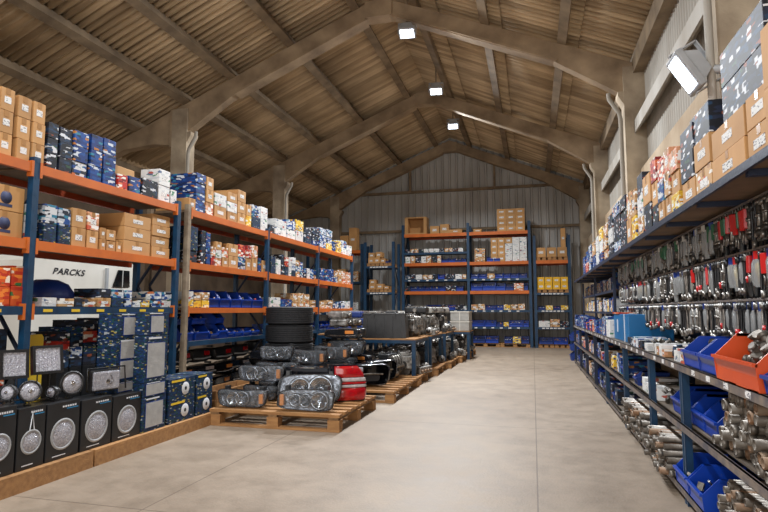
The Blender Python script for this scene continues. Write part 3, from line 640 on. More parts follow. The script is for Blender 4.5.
def topz(u):  # height of the carton row under a sight line
    return {0: atX(-16, 411, PX - .06).z, 1: atX(18.5, 409.5, PX - .06).z, 2: atX(47.5, 405, PX - .06).z, 3: atX(82, 401, PX - .06).z, 4: atX(113.5, 397, PX - .06).z}[0 if u < 18 else 1 if u < 47 else 2 if u < 81 else 3 if u < 113 else 4]
def lamp_head(kind, w_, h, label, X, u, vb, rz=0, tilt=0, base=True, group='work lights on the black cartons'):
    """work light facing local +x; vb is the sight line of its lower edge"""
    p = atX(u, vb, X); z0 = topz(u); lift = max(.03, p.z - z0)
    t = thing('work_light', label, 'work light', (X, p.y, z0), rz, group)
    T = Matrix.Translation((0, 0, lift + h / 2)) @ Matrix.Rotation(tilt, 4, 'Y')
    if kind == 'square':
        mb = MB(); mb.m = T; b = .022
        for y0, y1, z0_, z1_ in ((-w_ / 2, w_ / 2, h / 2 - b, h / 2), (-w_ / 2, w_ / 2, -h / 2, -h / 2 + b), (-w_ / 2, -w_ / 2 + b, -h / 2 + b, h / 2 - b), (w_ / 2 - b, w_ / 2, -h / 2 + b, h / 2 - b)):
            mb.box(-.03, .022, y0, y1, z0_, z1_)
        mb.box(-.035, -.005, -w_ / 2 + .004, w_ / 2 - .004, -h / 2 + .004, h / 2 - .004)
        for j in range(7):
            y = -w_ / 2 + .02 + j * (w_ - .04) / 6; mb.box(-.06, -.034, y - .003, y + .003, -h / 2 + .02, h / 2 - .02)
        mb.build('housing', M['black'], t)
        mb = MB(); mb.m = T; mb.box(-.005, .012, -w_ / 2 + b, w_ / 2 - b, -h / 2 + b, h / 2 - b)
        n = 6
        for j in range(1, n): mb.box(.012, .015, -w_ / 2 + b + j * (w_ - 2 * b) / n - .002, -w_ / 2 + b + j * (w_ - 2 * b) / n + .002, -h / 2 + b, h / 2 - b)
        mb.build('lens', M['lampglass'], t)
    elif kind == 'rect':
        mb = MB(); mb.m = T
        mb.bbox(-.07, .0, -w_ / 2, w_ / 2, -h / 2, h / 2, .02); mb.build('housing', M['black'], t)
        mb = MB(); mb.m = T; mb.bbox(-.01, .022, -w_ * .44, w_ * .44, -h * .42, h * .42, .014); mb.build('lens', M['lampglass'], t)
        mb = MB(); mb.m = T
        mb.lathe([(0, .024), (.018, .026), (.022, .022)], (0, .01, -.01), 'x', 14); mb.tube([(.024, .03, .05), (.026, .05, .02), (.026, .05, -.02), (.024, .03, -.04)], .004, 5); mb.build('reflector', M['chrome'], t)
        mb = MB(); mb.tube([(-.03, -w_ / 2, lift + .02), (-.03, -w_ / 2 - .015, lift + h + .012), (-.03, w_ / 2 + .07, lift + h + .012), (-.03, w_ / 2 + .09, lift)], .008, 6); mb.build('bracket', M['black'], t)
    else:
        r = h / 2; mb = MB(); mb.m = T
        mb.lathe([(0, -.09), (r * .45, -.085), (r * .8, -.05), (r, -.01), (r * 1.03, .012), (r * .86, .016), (r * .84, .004)], (0, 0, 0), 'x', 26)
        for j in range(6):
            a = 2 * PI * j / 6; mb.cyl((.01, r * .95 * math.cos(a), r * .95 * math.sin(a)), (.02, r * .95 * math.cos(a), r * .95 * math.sin(a)), .006, n=6)
        mb.build('housing', M['black'], t)
        mb = MB(); mb.m = T; mb.lathe([(0, .024), (r * .4, .02), (r * .7, .012), (r * .85, .003)], (0, 0, 0), 'x', 26); mb.build('lens', M['lampglass'], t)
        mb = MB(); mb.m = T; mb.lathe([(0, .03), (r * .16, .028), (r * .2, .021)], (0, 0, 0), 'x', 12); mb.build('reflector', M['chrome'], t)
    mb = MB(); yw_ = (w_ / 2 if kind == 'square' else .03) * .7
    mb.box(-.07, -.01, -yw_, yw_, 0, .008); mb.tube([(-.05, -yw_ * .6, .006), (-.055, -yw_ * .6, lift + h * .5)], .006, 6); mb.tube([(-.05, yw_ * .6, .006), (-.055, yw_ * .6, lift + h * .5)], .006, 6)
    mb.build('stand', M['black'], t)
    return t
lamp_head('square', .2, .225, 'square black work light with silver grid lens, leftmost', -3.93, 13, 379, -.45, -.12)
lamp_head('square', .235, .235, 'larger square black work light with silver grid lens, tilted back', -3.93, 46.5, 374, -.4, -.18)
lamp_head('round', .17, .165, 'round black spot lamp with bolted rim, leaning beside the small dark lamp', -3.82, 29, 403.5, -.5, -.2)
lamp_head('round', .2, .2, 'round black work lamp right of the larger square one', -3.84, 71, 398, -.35, -.08)
lamp_head('rect', .31, .2, 'wide rectangular black work lamp with chrome centre', -3.84, 105, 394.5, -.2, 0)
lamp_head('round', .13, .12, 'small dark lamp turned sideways at the left edge', -3.84, 7, 406, -1.3, -.1)
lamp_head('round', .11, .1, 'small dark lamp turned sideways between the round ones', -3.86, 51, 402, -1.5, 0)
# blue cartons with grey windows
def window_carton(u0, u1, z0, z1, label, wins, X=PX - .05):
    a = atX(u0, 350, X); b = atX(u1, 350, X); w_ = b.y - a.y - .01; h = z1 - z0 - .004; d = .22
    t = link('panel_light_carton', MB().bbox(-d / 2, d / 2, -w_ / 2, w_ / 2, 0, h, .004).mesh('panel_light_carton', [M['p_green']]), None, (X - d / 2, (a.y + b.y) / 2, z0))
    tag(t, label, 'box', 'blue cartons with grey windows')
    f = d / 2
    for (a0, a1, b0, b1) in wins:
        MB().box(f, f + .004, w_ * (a0 - .5), w_ * (a1 - .5), h * b0, h * b1).build('grey_window', M['greypanel'], t)
        MB().box(f, f + .002, w_ * (a0 - .5) - .008, w_ * (a1 - .5) + .008, h * b0 - .008, h * b1 + .008).build('window_border', M['binblue2'], t)
    MB().box(f, f + .0025, -w_ * .35, w_ * .2, h * .93, h * .97).build('title_print', M['inkw'], t)
zq = lambda v, u=145: atX(u, v, PX - .05).z
zb = [PZ, zq(398), zq(383), zq(336), zq(312)]
nm = ['bottom', 'second up', 'third up', 'top']
for i in range(4):
    window_carton(144.5, 168, zb[i], zb[i + 1], 'blue carton with grey window, %s of the stack nearest the small round-lamp boxes' % nm[i], [[(.14, .86, .12, .84)], [(.12, .9, .12, .88)], [(.12, .86, .1, .84)], [(.22, .76, .14, .84)]][i])
za = [0, atX(114, 397, PX - .06).z + .002, atX(116, 383, PX - .18).z, atX(116, 339, PX - .18).z, atX(116, 313, PX - .18).z]
for i in range(1, 4):
    window_carton(116, 142.5, za[i], za[i + 1], 'blue carton with grey window, %s of the stack behind the black carton row end' % nm[i], [[(.14, .86, .12, .84)], [(.12, .9, .12, .88)], [(.16, .9, .08, .48), (.16, .9, .54, .94)], [(.24, .76, .14, .84)]][i], PX - .18)
# two more blue cartons at the left of them
for i in range(3):
    carton('p_blue', .22, .16, .27, (PX - .31 - .11, 4.33 - .02, PZ + .33 + i * .271), 'blue printed carton, %s of the narrow stack left of the grey windows' % ('bottom', 'middle', 'top')[i], 'blue cartons left of the grey windows') if False else None
def round_carton(u0, u1, z0, z1, label):
    X = PX - .05; a = atX(u0, 390, X); b = atX(u1, 390, X); w_ = b.y - a.y - .01; h = z1 - z0 - .004; d = .34
    t = link('spot_lamp_carton', MB().bbox(-d / 2, d / 2, -w_ / 2, w_ / 2, 0, h, .004).mesh('spot_lamp_carton', [M['p_green']]), None, (X - d / 2, (a.y + b.y) / 2, z0))
    tag(t, label, 'box', 'teal cartons with round lamp pictures'); f = d / 2; r = min(h, w_) * .3
    MB().lathe([(r * .3, f + .0035), (r * .95, f + .003), (r, f + .0005)], (0, w_ * .12, h * .48), 'x', 22).build('lamp_picture', M['inkw'], t)
    MB().lathe([(0, f + .006), (r * .3, f + .0035)], (0, w_ * .12, h * .48), 'x', 14).build('lamp_centre', M['blackbox'], t)
    MB().box(f, f + .002, -w_ * .42, w_ * .1, h * .84, h * .93).build('title_print', M['yellowp'], t)
zr = atX(168.5, 380, PX - .05).z; hr = (zr - PZ) / 2
for c, (u0, u1) in enumerate(((169, 195), (196.5, 212.5))):
    for r in range(2): round_carton(u0, u1, PZ + r * hr, PZ + (r + 1) * hr, 'teal carton with round lamp picture, %s %s' % (('bottom', 'top')[r], ('left', 'right')[c]))
for r in range(2):
    y0 = atX(107, 350, RX - .08).y
# dark printed cartons under the near rack
XS = RX - .1
for c, (u0, u1) in enumerate(((58, 70), (71, 83), (84, 97), (98, 106), (107, 117), (118, 130))):
    y0 = atX(u0, 340, XS).y; y1 = atX(u1, 340, XS).y; z = .002
    ztop = atX(u0, (331, 326, 319, 319, 317, 317)[c], XS).z
    hs = [.4, .4] + [(ztop - .81) / 4] * 4
    for r, hh in enumerate(hs):
        lk = 'blackbox' if r < 2 else (('p_dark', 'p_bluew', 'p_dark', 'p_green') if c % 2 else ('p_dark', 'p_green', 'p_red', 'p_dark'))[r - 2]
        carton(lk, .4, round(y1 - y0 - .008, 3), round(hh - .003, 3), (XS - .2, (y0 + y1) / 2, z), '%s, %s %s stack under the near left rack' % (LOOKN[lk], rowname(r, 6), ORD[c]), 'cartons under the near left rack'); z += hh
for c in range(2):
    y0 = 2.5 + c * .68
    for r in range(5): carton(('blackbox', 'p_dark', 'p_dark', 'p_red', 'p_dark')[r], .4, .6, .235, (XS - .2, y0 + .34, .002 + r * .238), '%s, %s %s wide stack behind the leftmost lamps' % (LOOKN[('blackbox', 'p_dark', 'p_dark', 'p_red', 'p_dark')[r]], rowname(r, 5), ORD[c]), 'wide cartons behind the leftmost lamps')
tag(MB().prism([(0, 0), (.15, 0), (.16, .02), (.16, 1.1), (.14, 1.13), (.02, 1.13), (0, 1.1)], 'x', 0, .03).build('yellow_box', M['yellowp'], None, (RX - .12, 4.02, .146 - .145), None), 'tall flat yellow box standing beside the blue upright under the near left rack', 'box')
# ------------------------------------------------------------------ truck cab seen through the near rack
def van():
    x1 = -6.0; ya = atX(42, 256, x1).y - .25; yb = atX(138, 266, x1).y; zt = atX(60, 256, x1).z; L_ = yb - ya
    t = thing('truck', 'white truck cab with black lettering parked behind the near left rack', 'truck', (x1, ya, 0))
    mb = MB(); W = 2.1
    side = [(0, .55), (L_, .55), (L_, zt - .2), (L_ - .12, zt), (.35, zt + .02), (.1, zt - .08), (0, zt - .35)]
    mb.prism(side, 'x', -W, 0); 
    mb.build('body', M['white'], t)
    a = atX(112, 287, x1); b = atX(129, 287, x1); c = atX(118, 270, x1); d = atX(129, 271, x1)
    poly = [(a.y - ya, a.z), (b.y - ya, b.z), (d.y - ya, d.z), (c.y - ya, c.z)]
    MB().prism(poly, 'x', .0, .012).build('side_window', M['darkglass'], t)
    cx = (poly[0][0] + poly[1][0]) / 2 + .02; MB().box(.012, .016, cx - .008, cx + .008, poly[0][1], poly[2][1]).build('window_bar', M['whitep'], t)
    e = atX(44, 300, x1); MB().box(0, .02, .05, L_ * .62, e.z - .02, e.z).box(0, .03, L_ * .66, L_ * .68, .7, zt - .1).build('panel_seam', M['lampgrey'], t)
    for y in (.45, L_ - .4):
        w_ = MB(); w_.lathe([(.0, -.22), (.3, -.22), (.42, -.2), (.45, -.16), (.45, -.04), (.42, .0), (.3, .01), (.24, -.03), (0, -.03)], (-.06, y, .45), 'x', 28); w_.build('wheel', M['rubber'], t)
        MB().lathe([(0, -.0), (.1, .0), (.22, -.04), (.24, -.06)], (-.02 - .02, y, .45), 'x', 20).build('hub', M['silver'], t)
    cu = bpy.data.curves.new('lettering', 'FONT'); cu.body = 'PARCKS'; cu.size = .17; cu.extrude = .002; cu.shear = .3; cu.space_character = 1.05; cu.offset = .002
    to = bpy.data.objects.new('lettering', cu); COL.objects.link(to)
    bpy.context.view_layer.update(); me = bpy.data.meshes.new_from_object(to.evaluated_get(bpy.context.evaluated_depsgraph_get())); bpy.data.objects.remove(to)
    me.materials.clear(); me.materials.append(M['ink'])
    p = atX(52, 273.5, x1); q = atX(85, 274, x1); wd = max(v.co.x for v in me.vertices)
    lo = link('lettering', me, t, (.004, p.y - ya, p.z), (PI / 2, 0, PI / 2)); s_ = (q.y - p.y) / wd; lo.scale = (s_, s_ * .8, 1)
van()
tag(MB().lathe([(0, .27), (.1, .262), (.19, .22), (.24, .14), (.25, .0), (.235, 0), (.23, .13), (0, .25)], (0, 0, 0), 'z', 24).build('blue_drum_cover', M['binblue2'], None, (RX - .42, 4.5, ZL + .002)), 'rounded dark blue cover behind the small cartons, in front of the white truck', 'cover')
# ------------------------------------------------------------------ pallets
PAL = {}
def pallet(x0, x1, y0, y1, h, label, group='wooden pallets along the aisle', z=0, rz=0, along='x', m='wood2'):
    """deck boards run along x, blocks on a 3 x 3 grid"""
    W, D = x1 - x0, y1 - y0; t = thing('pallet', label, 'pallet', ((x0 + x1) / 2, (y0 + y1) / 2, z), rz, group)
    key = (round(W, 2), round(D, 2), round(h, 2)); s_ = h / .144
    if key not in PAL:
        nb = 6 if D < 1.3 else 8; bw = .1
        PAL[key] = dict(deck=MB().box(-W / 2, W / 2, -bw / 2, bw / 2, h - .024 * s_, h).mesh('deck_board', M['wood']), nb=nb,
            cross=MB().box(-.055, .055, -D / 2, D / 2, h - .046 * s_, h - .024 * s_).mesh('stringer_board', M['wood2']),
            block=MB().box(-.07, .07, -.06, .06, .02 * s_, h - .046 * s_).mesh('block', M['wood']),
            bot=MB().box(-W / 2, W / 2, -.05, .05, 0, .02 * s_).mesh('bottom_board', M['wood']))
    P = PAL[key]
    for i in range(P['nb']): link('deck_board', P['deck'], t, (0, -D / 2 + .05 + i * (D - .1) / (P['nb'] - 1), 0))
    for i in range(3): link('stringer_board', P['cross'], t, ((i - 1) * (W / 2 - .07), 0, 0))
    for i in range(3):
        for j in range(3): link('block', P['block'], t, ((i - 1) * (W / 2 - .07), (j - 1) * (D / 2 - .06), 0))
    for j in range(3): link('bottom_board', P['bot'], t, (0, (j - 1) * (D / 2 - .05), 0))
    return t
pallet(-3.72, -2.1, 6.0, 7.5, .19, 'wooden pallet in front, carrying the big headlights and red tail light')
pallet(-3.3, -1.98, 8.05, 9.95, .17, 'second wooden pallet from the front along the aisle, under black parts')
PY = [(10.1, 11.5), (11.6, 13.0), (13.1, 14.5), (14.6, 16.0), (16.1, 17.5)]
for i, (a, b) in enumerate(PY):
    x1 = -2.0 + (a - 10) * .045
    pallet(x1 - 1.25, x1, a, b, .16, '%s wooden pallet from the front along the aisle, under engine parts' % ORD[i + 2])
pallet(-3.72 - .0, -2.4, 7.56, 8.0, .16, 'narrow wooden pallet behind the front pallet') if False else None
# old wooden crate left of the front headlights
def crate(x0, x1, y0, y1, z0, z1, label):
    t = thing('wooden_crate', label, 'crate', ((x0 + x1) / 2, (y0 + y1) / 2, z0)); W, D, h = x1 - x0, y1 - y0, z1 - z0
    for nme, sx, sy in (('front_panel', 0, -1), ('back_panel', 0, 1), ('side_panel', -1, 0), ('side_panel', 1, 0)):
        mb = MB()
        for q in range(3):
            za_, zb_ = q * h / 3 + .004, (q + 1) * h / 3 - .004
            if sx: mb.box(sx * W / 2 - (.02 if sx > 0 else 0), sx * W / 2 + (0 if sx > 0 else .02), -D / 2 + .02, D / 2 - .02, za_, zb_)
            else: mb.box(-W / 2, W / 2, sy * D / 2 - (.02 if sy > 0 else 0), sy * D / 2 + (0 if sy > 0 else .02), za_, zb_)
        mb.build(nme, M['wood'], t)
    MB().box(-W / 2 + .02, W / 2 - .02, -D / 2 + .02, D / 2 - .02, 0, .02).build('bottom_panel', M['wood2'], t)
    return t
crate(-4.1, -3.76, 6.25, 7.3, 0, .36, 'old wooden crate on the floor left of the front headlights')
# ------------------------------------------------------------------ headlights and tail lights
def outline(w_, h, kind, n=28):
    pts = []
    for i in range(n):
        t = 2 * PI * i / n; c, s_ = math.cos(t), math.sin(t); e = .45
        x = math.copysign(abs(c) ** e, c); z = math.copysign(abs(s_) ** e, s_)
        if kind == 'wedge':            # taller on the right end, swept up
            k_ = .5 + .5 * (x + 1) / 2; z = z * (.78 + .22 * (x + 1) / 2) + .12 * (1 - x) * (1 if z > 0 else .2) * .6; x = x + .06 * z
        elif kind == 'boat': z = z * (.86 + .14 * abs(x)) + .12 * x * x; x = x * (1 - .07 * (1 - z))
        pts.append((x * w_ / 2, z * h / 2))
    return pts
def loft(mb, rings, cap=True):
    n = len(rings[0]); vs = [p for r in rings for p in r]
    mb.add(vs, [(i * n + j, i * n + (j + 1) % n, (i + 1) * n + (j + 1) % n, (i + 1) * n + j) for i in range(len(rings) - 1) for j in range(n)], True)
    if cap: mb.add(rings[-1], [tuple(range(n))])
def ring(pts, y, s_=1, dz=0, sz=None): return [(x * s_, y, z * (s_ if sz is None else sz) + dz) for x, z in pts]
def make_headlight(kind, w_, h, bowls, amber=None, d=.22, lens='clear', name='headlight'):
    t = thing(name, '', 'headlight', (0, 0, 0)); P = outline(w_, h, kind); dz = h * .5
    mb = MB(); loft(mb, [ring(P, -.0, .97, dz), ring(P, -.012, 1.02, dz), ring(P, .01, 1.04, dz), ring(P, d * .45, .97, dz), ring(P, d * .8, .8, dz), ring(P, d, .55, dz)]); mb.build('housing', M['blackgl'], t)
    mb = MB(); mb.add(ring(P, .05, .95, dz), [tuple(range(len(P)))])
    loft(mb, [ring(P, .0, .965, dz), ring(P, .05, .95, dz)], False)
    mb.build('bezel', M['bezel'], t); mb = MB()
    for bx, r in bowls:
        prof = [(r * 1.02, .005), (r * .96, -.0), (r * .86, .012), (r * .55, .034), (r * .3, .046), (r * .12, .048), (.0, .048)]
        mb.lathe([(a_, b_ - .004) for a_, b_ in prof], (bx * w_ / 2, 0, dz), 'y', 22)
    mb.build('reflector', M['chrome'], t)
    mb = MB()
    for bx, r in bowls: mb.lathe([(0, .0), (.016, .004), (.018, .04)], (bx * w_ / 2, 0, dz), 'y', 10)
    for bx, r in bowls: mb.lathe([(r * 1.0, -.004), (r * 1.12, .0), (r * 1.12, .045)], (bx * w_ / 2, 0, dz), 'y', 22)
    mb.build('bulb_cap', M['bezel'], t)
    if amber is not None:
        mb = MB(); x = amber * w_ / 2; mb.bbox(x - .026, x + .026, -.004, .045, dz - h * .26, dz + h * .26, .012); mb.build('indicator', M['amber'], t)
    mb = MB(); loft(mb, [ring(P, -.006, .99, dz), ring(P, -.03, .955, dz), ring(P, -.045, .85, dz), ring(P, -.055, .6, dz), ring(P, -.058, .25, dz)]); mb.build('lens', M[lens], t)
    mb = MB(); mb.box(-w_ * .4, -w_ * .34, d * .3, d * .7, dz + h * .3, dz + h * .62).box(w_ * .3, w_ * .37, d * .3, d * .8, dz + h * .3, dz + h * .6).cyl((0, d * .9, dz), (0, d * 1.15, dz), h * .16, n=12)
    mb.build('mounting_tab', M['black'], t)
    return t
HL = [proto(make_headlight('boat', .64, .22, [(-.38, .08), (-.02, .085)], .72)),
      proto(make_headlight('wedge', .66, .25, [(-.36, .07), (0.0, .075), (.5, .1)], -.86)),
      proto(make_headlight('wedge', .78, .36, [(-.3, .13), (.35, .15)], None, .3)),
      proto(make_headlight('boat', .5, .2, [(-.3, .07), (.25, .07)], None)),
      proto(make_headlight('wedge', .42, .26, [(-.1, .1)], .7))]
pz = .192
HL[0].put((-3.36, 6.12, pz), .08, 'large headlight with an amber corner, lying front left on the front pallet')
HL[1].put((-2.55, 6.1, pz), .1, 'large headlight with marker at its left end and three bowls, front right of front pallet')
HL[2].put((-2.72, 6.62, pz + .0), (-.12, 0, .25), 'big dark headlight standing behind the front right one, left of the red tail light')
def tail_light():
    t = thing('tail_light', 'tall red and white tail light standing at the right edge of the front pallet', 'tail light', (-2.3, 6.95, pz), (-.05, .0, .62))
    w_, h, d = .46, .46, .34; n = 14
    def xr(z): return w_ * (.5 - .62 * max(0, z - .45) ** 2 * 1.6 - 1.6 * max(0, .22 - z) ** 2)
    zs = [i / 16 for i in range(17)]
    def prof(s_, y): return [(-w_ * .5 * s_, y, z * h) for z in (1, .66, .33, 0)] + [(xr(z) * s_, y, z * h) for z in zs]
    mb = MB(); loft(mb, [prof(.97, -.02), prof(1, .0), prof(1.02, .1), prof(.96, .26), prof(.8, d)]); mb.add(prof(.97, -.02)[::-1], [tuple(range(21))]); mb.build('housing', M['blackgl'], t)
    for z0, z1, m, nme in ((.03, .36, 'redlens', 'red_lens'), (.37, .45, 'whitelens', 'white_lens'), (.46, .52, 'redlens', 'red_lens'), (.53, .64, 'whitelens', 'white_lens'), (.65, .96, 'redlens', 'red_lens')):
        mb = MB(); nn = 7; vs = []
        for i in range(nn):
            z = z0 + (z1 - z0) * i / (nn - 1); x = xr(z); e = .012 if i in (0, nn - 1) else 0
            vs += [(-w_ * .44, -.025, z * h), (-w_ * .4, -.05 + e, z * h), (0, -.066 + e, z * h), (x * .8, -.055 + e, z * h), (x * .98, -.02 + e, z * h), (x * 1.04, .06, z * h), (x * 1.05, .14, z * h)]
        mb.add(vs, [(i * 7 + j, i * 7 + j + 1, i * 7 + j + 8, i * 7 + j + 7) for i in range(nn - 1) for j in range(6)], True); mb.build(nme, M[m], t)
    return t
tail_light()
TL2 = thing('tail_light_housing', 'long black lamp housing lying behind the red tail light on the front pallet', 'lamp housing', (-2.95, 7.15, pz), .1)
MB().bbox(-.42, .42, -.16, .16, 0, .4, .05).build('housing', M['blackgl'], TL2); MB().cyl((0, .16, .2), (0, .2, .2), .08).build('socket', M['black'], TL2)
r_ = random.Random(5); n = 0
pos = []
for y, zs in ((6.68, (pz, pz + .23)), (7.12, (pz, pz + .235, pz + .47)),):
    for x in (-3.42,):
        for z in zs: pos.append((x + r_.uniform(-.02, .02), y, z))
lab = ('first', 'second')
rows = ('bottom', 'second', 'third')
for i, (x, y, z) in enumerate(pos):
    q = (3, 0, 3, 0, 3)[i]
    HL[q].put((x, y, z), (0, r_.uniform(-.01, .01), r_.uniform(-.05, .1)), 'headlight %s up in the %s pile behind the front left headlight' % (('lowest', 'next')[i] if i < 2 else ('lowest', 'middle', 'highest')[i - 2], 'near' if i < 2 else 'far'))
# long bench of stacked lamps behind, in front of the left rack
def bench(x0, x1, y0, y1, z, label):
    t = thing('steel_bench', label, 'bench', ((x0 + x1) / 2, (y0 + y1) / 2, 0)); W, D = x1 - x0, y1 - y0
    for sx in (-1, 1):
        for sy in (-1, 1): MB().box(sx * (W / 2 - .04) - .035, sx * (W / 2 - .04) + .035, sy * (D / 2 - .04) - .035, sy * (D / 2 - .04) + .035, 0, z - .06).build('leg', M['blue'], t)
    for sy in (-1, 1): MB().box(-W / 2, W / 2, sy * (D / 2 - .02) - .02, sy * (D / 2 - .02) + .02, z - .06, z - .001).build('rail', M['blue'], t)
    for sx in (-1, 1): MB().box(sx * (W / 2 - .02) - .02, sx * (W / 2 - .02) + .02, -D / 2 + .04, D / 2 - .04, z - .06, z - .001).build('rail', M['blue'], t)
    nb = int(D / .15)
    for i in range(nb): 
        y = -D / 2 + .06 + i * (D - .12) / (nb - 1); MB().box(-W / 2, W / 2, y - .055, y + .055, z, z + .022).build('deck_board', M['wood'], t)
    return t

def make_lamp_housing(k):
    t = thing('lamp_housing', '', 'lamp housing'); w_, h, d = ((.6, .17, .3), (.5, .2, .26), (.72, .15, .34))[k]
    P = outline(w_, h, 'boat' if k else 'wedge'); mb = MB(); loft(mb, [ring(P, -.02, .9, h / 2), ring(P, 0, 1, h / 2), ring(P, d * .6, .94, h / 2), ring(P, d, .6, h / 2)]); mb.add(ring(P, -.02, .9, h / 2)[::-1], [tuple(range(28))]); mb.build('shell', M['blackgl' if k != 1 else 'black'], t)
    mb = MB(); mb.tube([(-w_ * .4, -.03, h * .35), (0, -.045, h * .3), (w_ * .4, -.03, h * .35)], .012, 6); mb.build('trim_bar', M['chrome' if k == 0 else 'lampgrey'], t)
    MB().bbox(w_ * .1, w_ * .34, -.035, -.015, h * .5, h * .8, .006).build('side_reflector', M[('amber', 'redlens', 'whitelens')[k]], t)
    MB().box(-w_ * .3, -w_ * .22, d * .4, d * .7, h, h + .025).build('mounting_tab', M['black'], t)
    return t
LH = [proto(make_lamp_housing(i)) for i in range(3)]
pallet(-4.1, -2.5, 7.53, 7.88, .12, 'narrow low pallet right behind the front pallet, under the piled lamps')
ZH = {0: .2, 1: .23, 2: .18}
def pile(x, y, z0, layers, where, f=.45):
    z = z0
    for k_ in range(layers):
        lv = ('lowest', 'second up', 'third up', 'fourth up', 'topmost')[k_]
        jx, jy, jr = r_.uniform(-.05, .05), r_.uniform(-.03, .03), r_.uniform(-.22, .22)
        if r_.random() < f:
            q = r_.choice((0, 3, 3, 1)); HL[q].put((x + jx, y + jy, z), jr, 'headlight, %s in the %s' % (lv, where), 'piled headlights'); z += {0: .235, 1: .265, 3: .215}[q]
        else:
            q = r_.randrange(3); LH[q].put((x + jx, y + jy, z), jr, 'dark lamp housing, %s in the %s' % (lv, where), 'piled dark lamp housings'); z += ZH[q]
for ri, (y, ly) in enumerate(((7.57, 3), (8.2, 3), (8.66, 4), (9.12, 4))):
    for j, x in enumerate((-2.98,) if ri else (-3.78, -3.12)):
        pile(x, y, .172 if ri else .122, ly, '%s pile from the left, %s row' % (ORD[j], ('nearest', 'second', 'third', 'farthest')[ri]), (.35, .6, .6)[j])
for ri in range(2):
    for j, y in enumerate((6.55, 7.05, 7.6, 8.1, 8.85, 9.5, 10.2, 11.0, 11.7, 12.4)):
        z = .002; x = -4.62
        for k_ in range(4 if ri else 0):
            q = r_.randrange(3); LH[q].put((x + r_.uniform(-.02, .02) + .1, y, z), PI / 2 + r_.uniform(-.1, .1), 'dark lamp housing, %s in %s pile under far left rack' % (('lowest', 'second up', 'third up', 'topmost')[k_], ORD[j]), 'dark lamp housings under the far left rack'); z += ZH[q]
# tyres
def tyre():
    t = thing('tyre', '', 'tyre'); R0, w_ = .375, .278
    prof = [(R0 * .6, .012), (R0 * .66, 0), (R0 * .85, -.004 + .004), (R0 * .95, .018)]
    z = .022
    while z < w_ - .03: prof += [(R0, z), (R0, z + .022), (R0 * .975, z + .025), (R0 * .975, z + .03)]; z += .033
    prof += [(R0, w_ - .02), (R0 * .95, w_ - .012), (R0 * .85, w_), (R0 * .66, w_), (R0 * .6, w_ - .012), (R0 * .6, .012)]
    MB().lathe(prof, (0, 0, 0), 'z', 40, False).build('tread', M['rubber'], t)
    MB().lathe([(R0 * .6, .02), (R0 * .57, .03), (R0 * .57, w_ - .03), (R0 * .6, w_ - .02)], (0, 0, 0), 'z', 40).build('bead', M['black'], t)
    return t
TY = proto(tyre())
tc_ = atY(288, 340, 9.05)
pallet(tc_.x - .42, tc_.x + .42, 9.56 - .0, 10.02, .1, 'small pallet under the tyre stack') if False else None
for i in range(5):
    TY.put((-3.755, 8.3, .001 + i * .281), i * .7, 'black tyre, %s of the five-tyre stack' % (('lowest', 'second up', 'middle', 'next to topmost', 'topmost')[i]), 'stack of black tyres')
